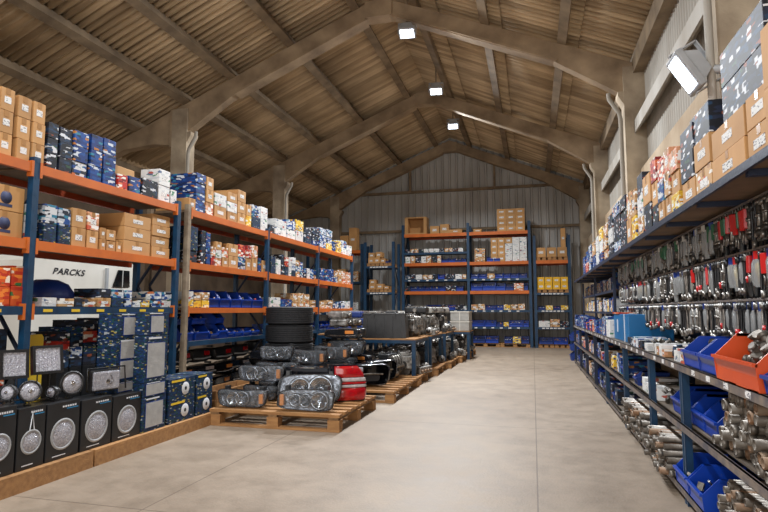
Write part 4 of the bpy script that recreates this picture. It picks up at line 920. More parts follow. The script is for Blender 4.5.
# ------------------------------------------------------------------ engines and gearboxes
def make_engine(seed):
    r = random.Random(seed); t = thing('engine', '', 'engine'); L_, W, Hh = .62, .42, .3
    mb = MB(); mb.bbox(-L_ / 2, L_ / 2, -W / 2, W / 2, .14, .14 + Hh, .02)
    for i in range(6): 
        x = -L_ / 2 + .06 + i * .1
        for s_ in (-1, 1): mb.box(x, x + .03, s_ * W / 2 - .015, s_ * W / 2 + .015, .16, .4)
    mb.build('block', M['iron' if seed % 2 else 'castal'], t)
    mb = MB(); mb.prism([(-W * .45, .14), (W * .45, .14), (W * .3, 0), (-W * .3, 0)], 'x', -L_ * .45, L_ * .45); mb.build('oil_pan', M['iron'], t)
    mb = MB(); mb.bbox(-L_ * .46, L_ * .46, -W * .3, W * .3, .44, .54, .02)
    for i in range(4): mb.cyl((-L_ * .34 + i * L_ * .22, 0, .54), (-L_ * .34 + i * L_ * .22, 0, .57), .028, n=8)
    mb.build('head_cover', M[('castal', 'black', 'silver')[seed % 3]], t)
    mb = MB(); x = L_ / 2; mb.lathe([(.2, x), (.2, x + .03), (.15, x + .1), (.1, x + .26), (.07, x + .3), (.0, x + .3)], (0, 0, .26), 'x', 18)
    for i in range(8):
        a = i * PI / 4; mb.box(x + .02, x + .14, .14 * math.cos(a) - .01, .14 * math.cos(a) + .01, .26 + .14 * math.sin(a) - .01, .26 + .14 * math.sin(a) + .01)
    mb.build('bellhousing', M['castal'], t)
    mb = MB()
    for i in range(4):
        x = -L_ * .34 + i * L_ * .22; mb.tube([(x, -W * .3, .46), (x, -W * .48, .5), (x, -W * .6, .42), (x, -W * .6, .3)], .024, 7)
    mb.tube([(-L_ * .42, -W * .6, .28), (L_ * .42, -W * .6, .28)], .035, 8); mb.build('intake_manifold', M['silver'], t)
    mb = MB()
    for i in range(4):
        x = -L_ * .34 + i * L_ * .22; mb.tube([(x, W * .3, .44), (x, W * .5, .42), (x + .04, W * .56, .3)], .02, 7)
    mb.tube([(-L_ * .35, W * .56, .3), (L_ * .35, W * .56, .28), (L_ * .45, W * .56, .12)], .03, 8); mb.build('exhaust_manifold', M['rust'], t)
    for y, z, rr in ((0, .24, .09), (-.14, .38, .05), (.13, .4, .045)):
        MB().lathe([(0, -L_ / 2 - .05), (rr * .4, -L_ / 2 - .055), (rr * .8, -L_ / 2 - .05), (rr, -L_ / 2 - .055), (rr * .92, -L_ / 2 - .04), (rr, -L_ / 2 - .02), (rr * .3, -L_ / 2 - .0)], (0, y, z), 'x', 16).build('pulley', M['silver' if rr < .06 else 'iron'], t)
    mb = MB(); mb.cyl((-L_ * .42, -W * .58, .14), (-L_ * .2, -W * .58, .14), .062, n=14); mb.build('alternator', M['silver'], t)
    mb = MB()
    for q in range(4):
        p = [Vector((r.uniform(-.3, .3), r.uniform(-.24, .24), r.uniform(.42, .56))) for _ in range(2)]
        mb.tube([p[0], (p[0] + p[1]) / 2 + Vector((0, 0, .09)), p[1]], .011, 6)
    mb.build('hose', M['black'], t)
    return t
def make_gearbox(seed):
    t = thing('gearbox', '', 'gearbox')
    MB().lathe([(0, 0), (.19, 0), (.2, .03), (.16, .12), (.13, .22), (.14, .3), (.12, .38), (.06, .42), (.06, .52), (0, .52)], (0, 0, 0), 'z', 18).build('case', M['castal'], t)
    mb = MB()
    for i in range(8): a = i * PI / 4; mb.box(-.008 + .15 * math.cos(a), .008 + .15 * math.cos(a), .15 * math.sin(a) - .008, .15 * math.sin(a) + .008, .02, .32)
    mb.build('rib', M['castal'], t)
    MB().bbox(.08, .26, -.08, .08, .1, .26, .015).build('side_cover', M['silver'], t)
    MB().tube([(-.1, 0, .3), (-.2, 0, .36), (-.24, .03, .5)], .012, 6).build('selector_lever', M['iron'], t)
    return t
def make_frontpart(seed):            # dark moulded intake part with openings and chrome insert
    t = thing('bumper_section', '', 'bumper section')
    mb = MB(); P = outline(.62, .34, 'wedge'); loft(mb, [ring(P, 0, .9, .19), ring(P, .02, 1, .19), ring(P, .2, .95, .2), ring(P, .42, .7, .22)]); mb.build('shell', M['blackgl'], t)
    mb = MB(); mb.add([(x, y - .0, z) for x, y, z in ring(outline(.3, .1, 'boat'), -.002, 1, .14)], [tuple(range(28))]); mb.build('opening', M['ink'], t)
    mb = MB(); mb.tube([(-.17, -.01, .2), (0, -.025, .21), (.19, -.01, .2)], .014, 6); mb.build('trim_bar', M['silver'], t)
    MB().bbox(-.26, -.12, -.02, .03, .24, .31, .015).build('fog_lamp', M['lampglass'], t)
    return t
ENG = [proto(make_engine(i)) for i in range(3)]; GB = proto(make_gearbox(0)); FP = proto(make_frontpart(0))
FP.put((-2.42, 8.35, .172), .5, 'glossy black bumper section on the second pallet, nearest the aisle')
FP.put((-2.4, 9.0, .172), .9, 'glossy black bumper section on the second pallet, behind the nearest one')
FP.put((-3.2, 8.0 + .12 - .0, .172), .2, 'x') if False else None
ENG[1].put((-2.45, 9.56, .172), 1.4, 'dark engine at the far end of the second pallet', None, (.74, .78, .78))
# upper blue stands with wooden decks carrying more parts
bench(-3.35, -2.08, 10.35 - .25, 11.45, .8, 'blue steel stand with wooden deck carrying the black case')
bench(-3.3, -2.05, 11.6, 13.0, .8, 'second blue steel stand from the front with stacked engines')
bench(-3.2, -1.98, 13.1, 14.5, .8, 'third blue steel stand from the front with stacked engines')
def blackcase():
    t = thing('black_case', 'large black ribbed plastic case lying on the nearest blue stand', 'case', (-2.75, 10.5, .824), .1); w_, d, h = .86, .5, .44
    mb = MB(); mb.prism([(-w_ / 2, 0), (w_ / 2, 0), (w_ / 2 - .03, h), (-w_ / 2 + .05, h)], 'y', -d / 2, d / 2); mb.build('shell', M['black'], t)
    mb = MB()
    for i in range(5): x = -w_ / 2 + .1 + i * .16; mb.box(x, x + .025, -d / 2 - .012, -d / 2, .03, h - .04)
    mb.build('rib', M['black'], t); MB().bbox(-w_ / 2 + .03, w_ / 2 - .01, -d / 2 - .02, d / 2 + .01, h, h + .03, .01).build('lid', M['blackgl'], t)
    for x in (-.2, .2): MB().box(x - .03, x + .03, -d / 2 - .035, -d / 2 - .02, h - .05, h + .02).build('latch', M['black'], t)
blackcase()
n = 0
names = ['dark engine', 'silver grey engine', 'black-topped engine']
def eng(x, y, z, rz, where):
    global n
    i = n % 3; n += 1
    if n % 4 == 3: GB.put((x, y, z), rz, 'cast metal gearbox ' + where, 'gearboxes along the aisle', (.9, .9, .9))
    else: ENG[i].put((x, y - .08, z), rz, 'greasy metal engine ' + where, 'engines along the aisle', (.74, .78, .78))
for k_, (a, b) in enumerate(PY):
    x1 = -2.0 + (a - 10) * .045
    for j, y in enumerate((a + .38, b - .32)):
        for c, x in enumerate((x1 - .36, x1 - .92)):
            eng(x, y, .163, PI / 2 + r_.uniform(-.15, .15) if c == 0 else r_.uniform(1.2, 1.8), 'on the %s pallet from the front, %s %s' % (ORD[k_ + 2], ('near', 'far')[j], ('aisle side', 'rack side')[c]))
for si, (a, b, x1) in enumerate(((10.95, 11.45, -2.05), (11.6, 13.0, -2.05), (13.1, 14.5, -1.98))):
    ys = (a + .2,) if si == 0 else (a + .35, b - .3)
    for j, y in enumerate(ys):
        for c, x in enumerate((x1 - .35, x1 - .92)):
            eng(x, y + (.05 if si == 0 else 0), .824, r_.uniform(1.3, 1.8), 'on top of the %s blue stand, %s %s' % (ORD[si], ('near', 'far')[j], ('aisle side', 'rack side')[c]))
# piled parts on the rack side: grey covers, boxes and intake parts
def cover_part(loc, rz, label, m):
    t = thing('engine_cover', label, 'engine part', loc, rz, 'grey engine covers piled behind the stands')
    MB().bbox(-.24, .24, -.17, .17, 0, .13, .03).build('shell', M[m], t)
    mb = MB()
    for i in range(4): mb.box(-.18 + i * .1, -.14 + i * .1, -.13, .13, .13, .15)
    mb.cyl((0, -.17, .06), (0, -.24, .06), .04, n=10); mb.build('rib', M['silver'], t)
bench(-4.1, -3.45, 10.4, 13.2, .86, 'long blue steel bench against the left rack behind the stands')
bench(-4.1, -3.4, 13.4, 16.2, .86, 'far blue steel bench against the left rack behind the stands')
k_ = 0
for b0, wd in ((10.4, 'long'), (13.4, 'far')):
    for j in range(5):
        y = b0 + .3 + j * .55
        for r in range(2 if j % 2 else 3):
            cover_part((-3.76 + r_.uniform(-.06, .06), y, .883 + r * .152), PI / 2 + r_.uniform(-.2, .2), 'engine cover, %s of the %s pile on the %s bench' % (('lowest', 'second', 'third')[r], ORD[j], wd), r_.choice(('black', 'castal', 'silver', 'binblue2', 'whitep', 'castal'))); k_ += 1
for i, (x, y) in enumerate(((-2.4, 11.9), (-2.45, 12.62), (-2.35, 13.5), (-2.3, 14.1))):
    cover_part((x - .02, y, .824 + .46), .3 * i, 'engine cover lying on the %s engine of the blue stands' % ORD[i], ('black', 'whitep', 'castal', 'whitep')[i])

def make_small(k):
    t = thing(('alternator', 'starter_motor', 'cylinder_head', 'turbocharger')[k], '', 'engine part')
    if k == 0:
        MB().lathe([(0, -.07), (.05, -.07), (.075, -.05), (.08, .05), (.05, .075), (0, .075)], (0, 0, .082), 'y', 14).build('case', M['castal'], t)
        MB().lathe([(0, -.1), (.04, -.1), (.032, -.09), (.04, -.075), (0, -.07)], (0, 0, .082), 'y', 14).build('pulley', M['iron'], t)
    elif k == 1:
        MB().cyl((0, -.14, .06), (0, .08, .06), .058, n=12).build('case', M['iron'], t); MB().cyl((.0, -.06, .135), (0, .08, .135), .024, n=10).build('solenoid', M['silver'], t); MB().lathe([(.0, .14), (.03, .14), (.066, .08), (0, .08)], (0, 0, .068), 'y', 12).build('nose', M['castal'], t)
    elif k == 2:
        mb = MB(); mb.bbox(-.1, .1, -.26, .26, 0, .12, .01); mb.build('casting', M['castal'], t); mb = MB()
        for i in range(4): mb.cyl((0, -.19 + i * .125, .12), (0, -.19 + i * .125, .15), .03, n=10)
        mb.build('spring_cap', M['silver'], t); mb = MB()
        for i in range(4): mb.cyl((.1, -.19 + i * .125, .05), (.14, -.19 + i * .125, .05), .026, n=8)
        mb.build('port', M['rust'], t)
    else:
        MB().lathe([(.03, -.05), (.085, -.03), (.1, 0), (.085, .03), (.03, .04)], (0, 0, .1), 'y', 16).build('compressor', M['castal'], t); MB().tube([(.06, -.0, .16), (.12, 0, .14), (.15, 0, .06)], .03, 8).build('outlet', M['silver'], t); MB().cyl((0, .04, .1), (0, .14, .1), .05, n=12).build('turbine', M['rust'], t)
    return t
SMP = [proto(make_small(i)) for i in range(4)]; SMN = ('grey alternator', 'dark starter motor', 'grey cylinder head', 'snail-shaped turbocharger')
def scatter(x0, x1, y0, y1, z, nx, ny, where, keep=.85):
    for i in range(nx):
        for j in range(ny):
            if r_.random() > keep: continue
            q = r_.choice((0, 1, 1, 2, 3)); SMP[q].put((x0 + (i + .5) * (x1 - x0) / nx + r_.uniform(-.02, .02), y0 + (j + .5) * (y1 - y0) / ny + r_.uniform(-.02, .02), z), r_.uniform(-.3, .3), '%s %s' % (SMN[q], where), '%ss %s' % (SMN[q], where))
scatter(-3.3, -2.1, 10.82, 11.02, .823, 4, 1, 'on the nearest blue stand behind the black case')
scatter(-4.05, -3.5, 10.45, 13.15, 1.345, 2, 6, 'on top of the engine covers of the long bench', .0)
for k_, (a, b) in enumerate(PY):
    x1 = -2.0 + (a - 10) * .045; scatter(x1 - .17, x1 - .01, a + .05, b - .05, .162, 1, 4, 'at the aisle edge of the %s pallet from the front' % ORD[k_ + 2], .7)
for sx, (a, b, x1) in enumerate(((11.65, 12.95, -2.05), (13.15, 14.45, -1.98))): scatter(x1 - .17, x1 - .02, a, b, .823, 1, 5, 'at the aisle edge of the %s blue stand' % ORD[sx + 1], .9)
scatter(-3.95, -3.5, 8.2, 9.2, .163, 1, 3, 'beside the low pallet', 0)
# white crates stacked at the end of the row
def white_crate(x, y, z, label):
    t = thing('white_crate', label, 'crate', (x, y, z), 0, 'stacked white crates at the end of the engine row'); w_, d, h = .52, .8, .27
    mb = MB(); mb.bbox(-w_ / 2, w_ / 2, -d / 2, d / 2, 0, h, .02); mb.build('shell', M['whitep'], t)
    mb = MB(); mb.box(-w_ / 2 - .01, w_ / 2 + .01, -d / 2 - .01, d / 2 + .01, h - .03, h); mb.box(-.01, .01, -d / 2 - .008, -d / 2, 0, h); mb.build('rim', M['white'], t)
for r in range(2): white_crate(-1.98, 16.1, .769 + r * .275, ('lower', 'upper')[r] + ' white plastic crate at the far end of the engine row')
bench(-2.3, -1.7, 15.6, 16.6, .745, 'small blue stand under the white crates at the far end')
# ------------------------------------------------------------------ racks against the back wall
YF = 21.0
def back_rack(xs, z1, orange, blue, label, yf=YF, d=.95, wd=.1):
    t = thing('pallet_rack', label, 'rack', (xs[0], yf, 0)); o0 = Matrix.Translation((-xs[0], -yf, 0))
    for x in xs:
        for y in (yf + .045, yf + d - .045):
            mb = MB(); mb.m = o0; mb.box(x - wd / 2, x + wd / 2, y - .045, y + .045, 0, z1); mb.build('upright', M['blue'], t)
        mb = MB(); mb.m = o0
        for q in range(int(z1)): mb.tube([(x, yf + (.08 if q % 2 else d - .08), .3 + q), (x, yf + (d - .08 if q % 2 else .08), 1.2 + q)], .02, 5)
        mb.build('brace', M['blue_dk'], t)
    for a, b in zip(xs, xs[1:]):
        for z, c, h in [(z, 'orange', .06) for z in orange] + [(z, 'blue', .04) for z in blue]:
            for y, cc in ((yf, c), (yf + d - .05, 'orange_rear' if c == 'orange' else 'blue_dk')):
                mb = MB(); mb.m = o0; mb.box(a + wd / 2, b - wd / 2, y, y + .05, z - h, z + h); bo = mb.build('beam', M[cc], t)
                if y == yf and c == 'blue':
                    for q in range(6): 
                        mb = MB(); mb.m = o0; x = a + .2 + q * (b - a - .4) / 6; mb.box(x, x + .1, y - .004, y, z - .022, z + .022); mb.build('price_label', M['label'], bo)
            mb = MB(); mb.m = o0; mb.box(a + .01, b - .01, yf + .05, yf + d - .05, z + h - .03, z + h); mb.build('shelf_board', M['board'], t)
    return t
XA, XBm, XCc = -4.8, -2.3, -.07
br_ = back_rack((XA, XBm, XCc), 4.62, (4.2, 3.08, 2.0), (2.47, 1.31, .7), 'tall two-bay blue and orange rack in the middle of the back wall')

MB().box(0, XBm - XA - .1, 0, .05, -.04, .04).box(0, XBm - XA - .1, .05, .9, .01, .04).build('hanging_shelf', M['blue'], br_, (.05, 0, 3.5))
back_rack((.1, 1.3), 4.05, (3.08,), (1.93, 1.31, .7), 'narrow single-bay rack at the right end of the back wall')
back_rack((-6.1, -5.0), 3.9, (), (3.3 - .35, 1.97, 1.2), 'lower blue rack at the left end of the back wall', 20.2)
back_rack((-8.6, -6.35), 3.9, (3.6,), (2.4, 1.2), 'blue and orange rack in the far left corner', 20.6)
def brow(x0, x1, z, items, y, shelf, grp):
    """items: (kind, width, height)"""
    x = x0; i = 0
    while x < x1 - .12:
        kd, w_, h = items[i % len(items)]
        w_ = min(w_, x1 - x)
        if kd == 'bin':
            storage_bin(w_ - .015, .4, h, (x + w_ / 2, y + .22, z), -PI / 2, rnd.choice(('binblue', 'binblue2')), 'blue bin, %s from left, %s' % (ORD[i], shelf), 'blue bins on the ' + shelf, i * 3 + int(z * 7))
        elif kd is not None:
            carton(kd, round(w_ - .02, 2), .4, h, (x + w_ / 2, y + .22, z), '%s, %s from left, %s' % (LOOKN[kd], ORD[i], shelf), 'cartons on the ' + shelf, face='y')
        x += w_; i += 1
B_ = ('bin', .27, .2)
bays = ((XA + .08, XBm - .08, 'left back bay'), (XBm + .08, XCc - .08, 'middle back bay'))
def rr(*k): return [k[rnd.randrange(len(k))] for _ in range(7)]
a, b, wd = bays[0]
brow(a, b, 3.542, rr(('p_tan', .16, .15), ('p_white', .2, .14), ('p_dark', .2, .12)), YF, 'hanging shelf, ' + wd, '')
brow(a, a + 1.4, 3.142, rr(('p_dark', .22, .2), ('p_white', .2, .25), ('p_tan', .2, .27)), YF, 'upper orange level, ' + wd, '')
brow(a + 1.4, b, 3.142, [('bin', .26, .17)], YF, 'upper orange level right, ' + wd, '')
brow(a, b, 2.512, rr(('p_dark', .2, .2), ('p_white', .26, .18), ('bin', .26, .2), ('p_tan', .2, .17)), YF, 'upper blue level, ' + wd, '')
brow(a, b, 2.062, rr(B_, B_, ('p_dark', .2, .2)), YF, 'lower orange level, ' + wd, '')
brow(a, b, 1.352, rr(B_, ('p_dark', .3, .2), ('p_white', .25, .15)), YF, 'middle blue level, ' + wd, '')
brow(a, b, .742, rr(B_, ('p_dark', .3, .2)), YF, 'lowest blue level, ' + wd, '')
a, b, wd = bays[1]
brow(a + .15, a + .55, 3.142, [('p_tan', .4, .5)], YF, 'upper orange level left, ' + wd, '')
brow(a + .6, a + 1.1, 3.142, [('bin', .25, .2)], YF, 'upper orange level centre, ' + wd, '')
brow(a, b, 2.512, [('bin', .3, .2), ('bin', .3, .2), ('p_tan', .3, .18), ('bin', .3, .2), ('bin', .25, .2)], YF, 'upper blue level, ' + wd, '')
brow(a, b, 2.062, [('bin', .42, .3), ('bin', .5, .34), ('bin', .34, .3), ('bin', .3, .26), ('p_pink', .36, .26)], YF, 'lower orange level, ' + wd, '')
brow(a, b, 1.352, [('p_tan', .26, .2), ('p_tan', .26, .22), ('bin', .4, .18), ('bin', .26, .18), ('p_yellow', .25, .2)], YF, 'middle blue level, ' + wd, '')
brow(a, b, .742, [('bin', .5, .24), ('bin', .4, .24), ('bin', .26, .17), ('p_yellow', .2, .16)], YF, 'lowest blue level, ' + wd, '')
for i, (x0, x1) in enumerate(((XBm + .06, XBm + 1.1), (XBm + 1.12, XCc - .06))): pallet(x0, x1, YF + .05, YF + .85, .14, 'pallet on the floor under the middle back bay, %s half' % ('left', 'right')[i], 'pallets under the back racks')
pallet(XA + .06, XA + 1.2, YF + .05, YF + .85, .14, 'pallet on the floor under the left back bay', 'pallets under the back racks')
brow(a, b, .142, [('bin', .5, .26), ('bin', .48, .26), (None, .2, .1), ('bin', .3, .24), ('p_yellow', .3, .24), ('bin', .3, .26)], YF, 'floor level, ' + wd, '')
# white and brown cartons stacked under the top beam, tall brown block on top
for c in range(5):
    for r in range(4):
        lk = 'brown' if c < 2 or r == 3 and c == 2 else 'p_white'
        carton(lk, .25, .5, .218, (XCc - 1.27 + c * .262, YF + .3, 3.143 + r * .22), '%s, row %s column %s, block under top orange beam' % (LOOKN[lk], ORD[r], ORD[c]), 'cartons under the top orange beam of the back rack', face='y')
for c in range(3):
    for r in range(4):
        carton('brown', .33, .5, .208, (XCc - .98 + c * .335, YF + .3, 4.262 + r * .21), 'brown carton, row %s column %s, block on back rack top' % (ORD[r], ORD[c]), 'brown cartons on top of the back rack', face='y')
crate_t = thing('open_crate', 'open brown wooden crate lying on its side on top of the back rack', 'crate', (XA + .48, YF + .35, 4.262))
w_, h, d = .86, .68, .5
for nme, bx in (('bottom_panel', (-w_ / 2, w_ / 2, -d / 2, d / 2, 0, .05)), ('top_panel', (-w_ / 2, w_ / 2, -d / 2, d / 2, h - .05, h)), ('side_panel', (-w_ / 2, -w_ / 2 + .12, -d / 2, d / 2, .05, h - .05)), ('side_panel', (w_ / 2 - .12, w_ / 2, -d / 2, d / 2, .05, h - .05)), ('back_panel', (-w_ / 2 + .12, w_ / 2 - .12, d / 2 - .03, d / 2, .05, h - .05))):
    MB().box(*bx).build(nme, M['brown'], crate_t)
for i, (x, w_, h) in enumerate(((-3.58, .36, .3), (-3.2, .34, .36), (-2.78, .5, .14), (-1.95, .3, .12))): carton('brown', w_, .4, h, (x, YF + .3, 4.262), 'brown carton, %s from the left between open crate and tall block on the back rack' % ORD[i], face='y')
# right narrow rack
for i in range(2): pallet(.16 + i * .56, .7 + i * .56, YF + .06, YF + .86, .13, '%s small pallet under brown cartons on the right back rack' % ('left', 'right')[i], 'pallets on the right back rack', 3.141)
for i in range(2): pallet(.16 + i * .56, .7 + i * .56, YF + .06, YF + .86, .12, '%s small pallet under yellow cartons on the right back rack' % ('left', 'right')[i], 'pallets on the right back rack', 1.971)
for i in range(2): pallet(.16 + i * .56, .7 + i * .56, YF + .06, YF + .86, .13, '%s small pallet on the floor under the right back rack' % ('left', 'right')[i], 'pallets under the back racks')
for c in range(3):
    carton('brown', .33, .5, .34, (.33 + c * .37, YF + .34, 3.273), 'brown carton, %s from the left on the upper pallets of the right back rack' % ORD[c], face='y')
carton('brown', .16, .3, .7, (1.12, YF + .3, 3.615), 'tall narrow brown carton standing on the brown cartons of the right back rack', face='y')
for c in range(4):
    for r in range(2): carton('yellow', .25, .5, .22, (.3 + c * .27, YF + .34, 2.093 + r * .222), 'plain yellow carton, %s row, %s from the left on the right back rack' % (('lower', 'upper')[r], ORD[c]), 'yellow cartons on the right back rack', face='y')
brow(.18, 1.24, 1.352, [('bin', .26, .14), ('p_yellow', .26, .16)], YF, 'middle blue level, right back rack', '')
brow(.18, 1.24, .742, [('p_white', .4, .22), ('p_tan', .34, .28), ('p_dark', .3, .2)], YF, 'lowest blue level, right back rack', '')
brow(.18, 1.24, .132, [('bin', .5, .24), ('bin', .5, .24)], YF, 'floor level, right back rack', '')
# left low rack of the back
for i in range(2): pallet(-6.03 + i * .5, -5.56 + i * .5, 20.26, 21.06, .12, '%s small pallet on the top level of the left back rack' % ('left', 'right')[i], 'pallets on the left back rack', 2.991)
for i in range(2): pallet(-6.03 + i * .5, -5.56 + i * .5, 20.26, 21.06, .12, '%s small pallet on the middle level of the left back rack' % ('left', 'right')[i], 'pallets on the left back rack', 2.011)
for q, (x, z, w_, h) in enumerate(((-5.9, 3.112, .22, .2), (-5.67, 3.112, .22, .22), (-5.44, 3.112, .2, .18), (-5.88, 3.314, .24, .2), (-5.6, 3.334, .24, .2), (-5.85, 2.132, .26, .18), (-5.56, 2.132, .26, .2), (-5.84, 2.314, .24, .18), (-5.3, 2.132, .2, .12))):
    carton('brown', w_, .4, h, (x, 20.55, z), 'brown carton, %s counted from the upper left on the left back rack' % ORD[q], 'brown cartons on the left back rack', face='y')
for q, (x, w_, h) in enumerate(((-6.75, .3, .9), (-7.1, .35, .6))): carton('brown', w_, .4, h, (x, 20.9, 3.662), 'tall brown carton, %s from the right on top of the far left corner rack' % ORD[q], face='y')
brow(-8.5, -6.45, 2.442, [('p_tan', .3, .4), ('brown', .3, .5), ('p_pink', .25, .3)], 20.65, 'middle level of the far left corner rack', '')
brow(-8.5, -6.45, 1.242, [('p_white', .3, .4), ('p_tan', .3, .3), ('p_bluew', .25, .3)], 20.65, 'lower level of the far left corner rack', '')
storage_bin(.2, .26, .14, (-5.3, 20.5, 3.112), -PI / 2, 'binblue2', 'dark blue bin beside the brown cartons on the left back rack', None, 2)
# ------------------------------------------------------------------ shelving along the right wall
QX = 1.0; ZQ = (.10, .55, .965); QY = [2.62, 4.45, 5.6, 7.1, 8.85, 10.4, 12.0, 13.5, 15.2]; QD = .62
def right_rack():
    t = thing('shelving_unit', 'long dark blue steel shelving along the right wall with upper deck and rails', 'shelving', (QX, QY[0], 0)); o0 = Matrix.Translation((-QX, -QY[0], 0))
    def B(name, m, f, p=t):
        mb = MB(); mb.m = o0; f(mb); return mb.build(name, M[m], p)
    for y in QY:
        B('upright', 'blue_dk' if y > 9 else 'blue', lambda mb: (mb.box(QX + .004, QX + .05, y - .035, y + .035, 0, .93), mb.box(QX, QX + .004, y - .04, y - .02, 0, .93), mb.box(QX, QX + .004, y + .02, y + .04, 0, .93)))
        B('upright', 'blue_dk', lambda mb: mb.box(QX + .68, QX + .74, y - .03, y + .03, 0, 2.02))
    for i, (a, b) in enumerate(zip(QY, QY[1:])):
        for z in ZQ:
            B('shelf', 'shelf_steel', lambda mb: mb.box(QX + .004, QX + .66, a + .001, b - .001, z - .012, z) if z == ZQ[2] else mb.box(QX + .052, QX + .66, a + .036, b - .036, z - .012, z))
            so = B('shelf_edge', 'shelf_edge', lambda mb: (mb.box(QX - .012, QX + .0, a, b, z - .045, z + .004), mb.box(QX - .012, QX + .004, a, b, z - .0, z + .004)))
            if z == ZQ[2]:
                B('price_label', 'label', lambda mb: [mb.box(QX - .0145, QX - .012, a + .12 + q * .32, a + .19 + q * .32, z - .036, z - .004) for q in range(int((b - a - .1) / .32))], so)
    # upper deck on brackets
    B('upper_deck', 'board', lambda mb: mb.box(QX + .02, 1.75, 1.9, 14.6, 2.035, 2.05))
    B('deck_edge', 'blue_dk', lambda mb: mb.box(QX, QX + .02, 1.9, 14.6, 2.018, 2.062))
    for j in range(15):
        y = 2.2 + j * .86; B('deck_bracket', 'blue_dk', lambda mb: (mb.box(QX + .03, 1.73, y - .02, y + .02, 2.0, 2.034), mb.prism([(1.62, 2.0), (1.72, 2.0), (1.72, 1.75)], 'y', y - .01, y + .01)))
    B('back_panel', 'blue_dk', lambda mb: mb.box(1.70, 1.715, 2.0, 14.6, 1.0, 1.98))  # dark plate for the blue grid, also added to keep the space behind dark
    for z in (1.99, 1.70, 1.41):
        B('hanging_rail', 'shelf_edge', lambda mb: (mb.box(1.245, 1.255, 2.1, 9.0, z - .006, z + .006), [mb.box(1.25, 1.70, 2.3 + q * .95, 2.31 + q * .95, z - .005, z + .005) for q in range(7)]))
    for z in (1.32, 1.66):
        B('shelf', 'shelf_steel', lambda mb: mb.box(1.2, 1.68, 9.15, 14.5, z - .012, z)); B('shelf_edge', 'blue_dk', lambda mb: mb.box(1.19, 1.2, 9.15, 14.5, z - .035, z + .004))
    for y in (9.1, 11.8, 14.5): B('upright', 'blue_dk', lambda mb: mb.box(1.18, 1.22, y - .02, y + .02, .967, 1.995))
    return t
right_rack()
def stackR(un, uf, vt, rows, looks, idx, X=1.05, zd=2.061, depth=.5, shelf='right upper deck'):
    a = atX(un, vt, X); y0, y1 = a.y, atX(uf, vt, X).y; h = max(.1, a.z - zd) / rows
    if isinstance(looks, str): looks = [looks] * rows
    for r in range(rows):
        lk = looks[r % len(looks)]
        carton(lk, depth, round(y1 - y0 - .01, 3), round(h - .004, 3), (X + depth / 2 + rnd.uniform(0, .015), (y0 + y1) / 2, zd + r * h), '%s, %s %s stack, %s' % (LOOKN[lk], rowname(r, rows), ORD[idx], shelf), 'cartons on the ' + shelf, rot=(0, 0, PI))
def byY(y0, y1, h, rows, looks, idx, X=1.05, zd=2.061, depth=.5, shelf='right upper deck'):
    if isinstance(looks, str): looks = [looks] * rows
    for r in range(rows):
        lk = looks[r % len(looks)]
        carton(lk, depth, round(y1 - y0 - .01, 3), round(h / rows - .004, 3), (X + depth / 2, (y0 + y1) / 2, zd + r * h / rows), '%s, %s %s stack, %s' % (LOOKN[lk], rowname(r, rows), ORD[idx], shelf), 'cartons on the ' + shelf, rot=(0, 0, PI))
byY(2.35, 2.86, .58, 2, 'brown', 0)
for i, a in enumerate([(768, 743, 77, 2, 'brown'), (742, 708, 103, 2, 'brown'), (707, 691, 131, 2, ['p_tan', 'brown']), (690, 677, 121, 3, ['brown', 'p_dark', 'p_dark']), (676, 668, 146, 3, ['p_yellow', 'brown', 'p_pink']), (667.5, 661.5, 146, 3, ['brown', 'p_tan', 'p_pink']),
                       (661, 655, 155, 3, ['brown', 'p_bluew', 'p_red']), (654.5, 649, 156, 3, ['p_dark', 'brown', 'p_red']), (648.5, 641, 171, 2, ['p_dark', 'brown']), (640.5, 635, 171, 3, ['p_tan', 'p_white', 'p_dark']), (634.5, 630, 188, 2, ['p_yellow', 'p_tan']), (629.5, 625, 190, 2, ['brown', 'p_tan']),
                       (624.5, 618.5, 194, 4, 'p_dark'), (618, 611.5, 200, 4, ['p_bluew', 'p_dark', 'p_dark', 'p_bluew']), (611, 606.5, 212, 3, ['p_dark', 'p_white', 'p_dark']), (606, 602, 222, 3, 'p_tan'), (601.5, 598, 226, 3, ['p_blue', 'p_white', 'p_yellow']),
                       (597.5, 594.5, 235, 2, 'p_white'), (594, 591, 240, 2, ['p_blue', 'p_tan']), (590.5, 588, 244, 2, 'p_bluew'), (587.5, 585, 250, 2, ['p_red', 'p_blue']), (584.7, 582.5, 256, 1, 'p_blue')]):
    stackR(*a, i + 1)
zt2 = atX(768, 77, 1.05).z; yb_ = atX(743, 77, 1.05).y
for r in range(2):
    carton('p_dark', .5, .62, .2, (1.32, 3.17, zt2 + .003 + r * .203), 'dark printed carton, %s of two on the nearest brown cartons of right upper deck' % ('lower', 'upper')[r], rot=(0, 0, PI))
a_ = atX(707, 131, 1.05); z3 = a_.z
carton('p_dark', .48, .42, .2, (1.31, a_.y + .23, z3 + .003), 'black printed carton on top of the third tan stack, right upper deck', rot=(0, 0, PI))
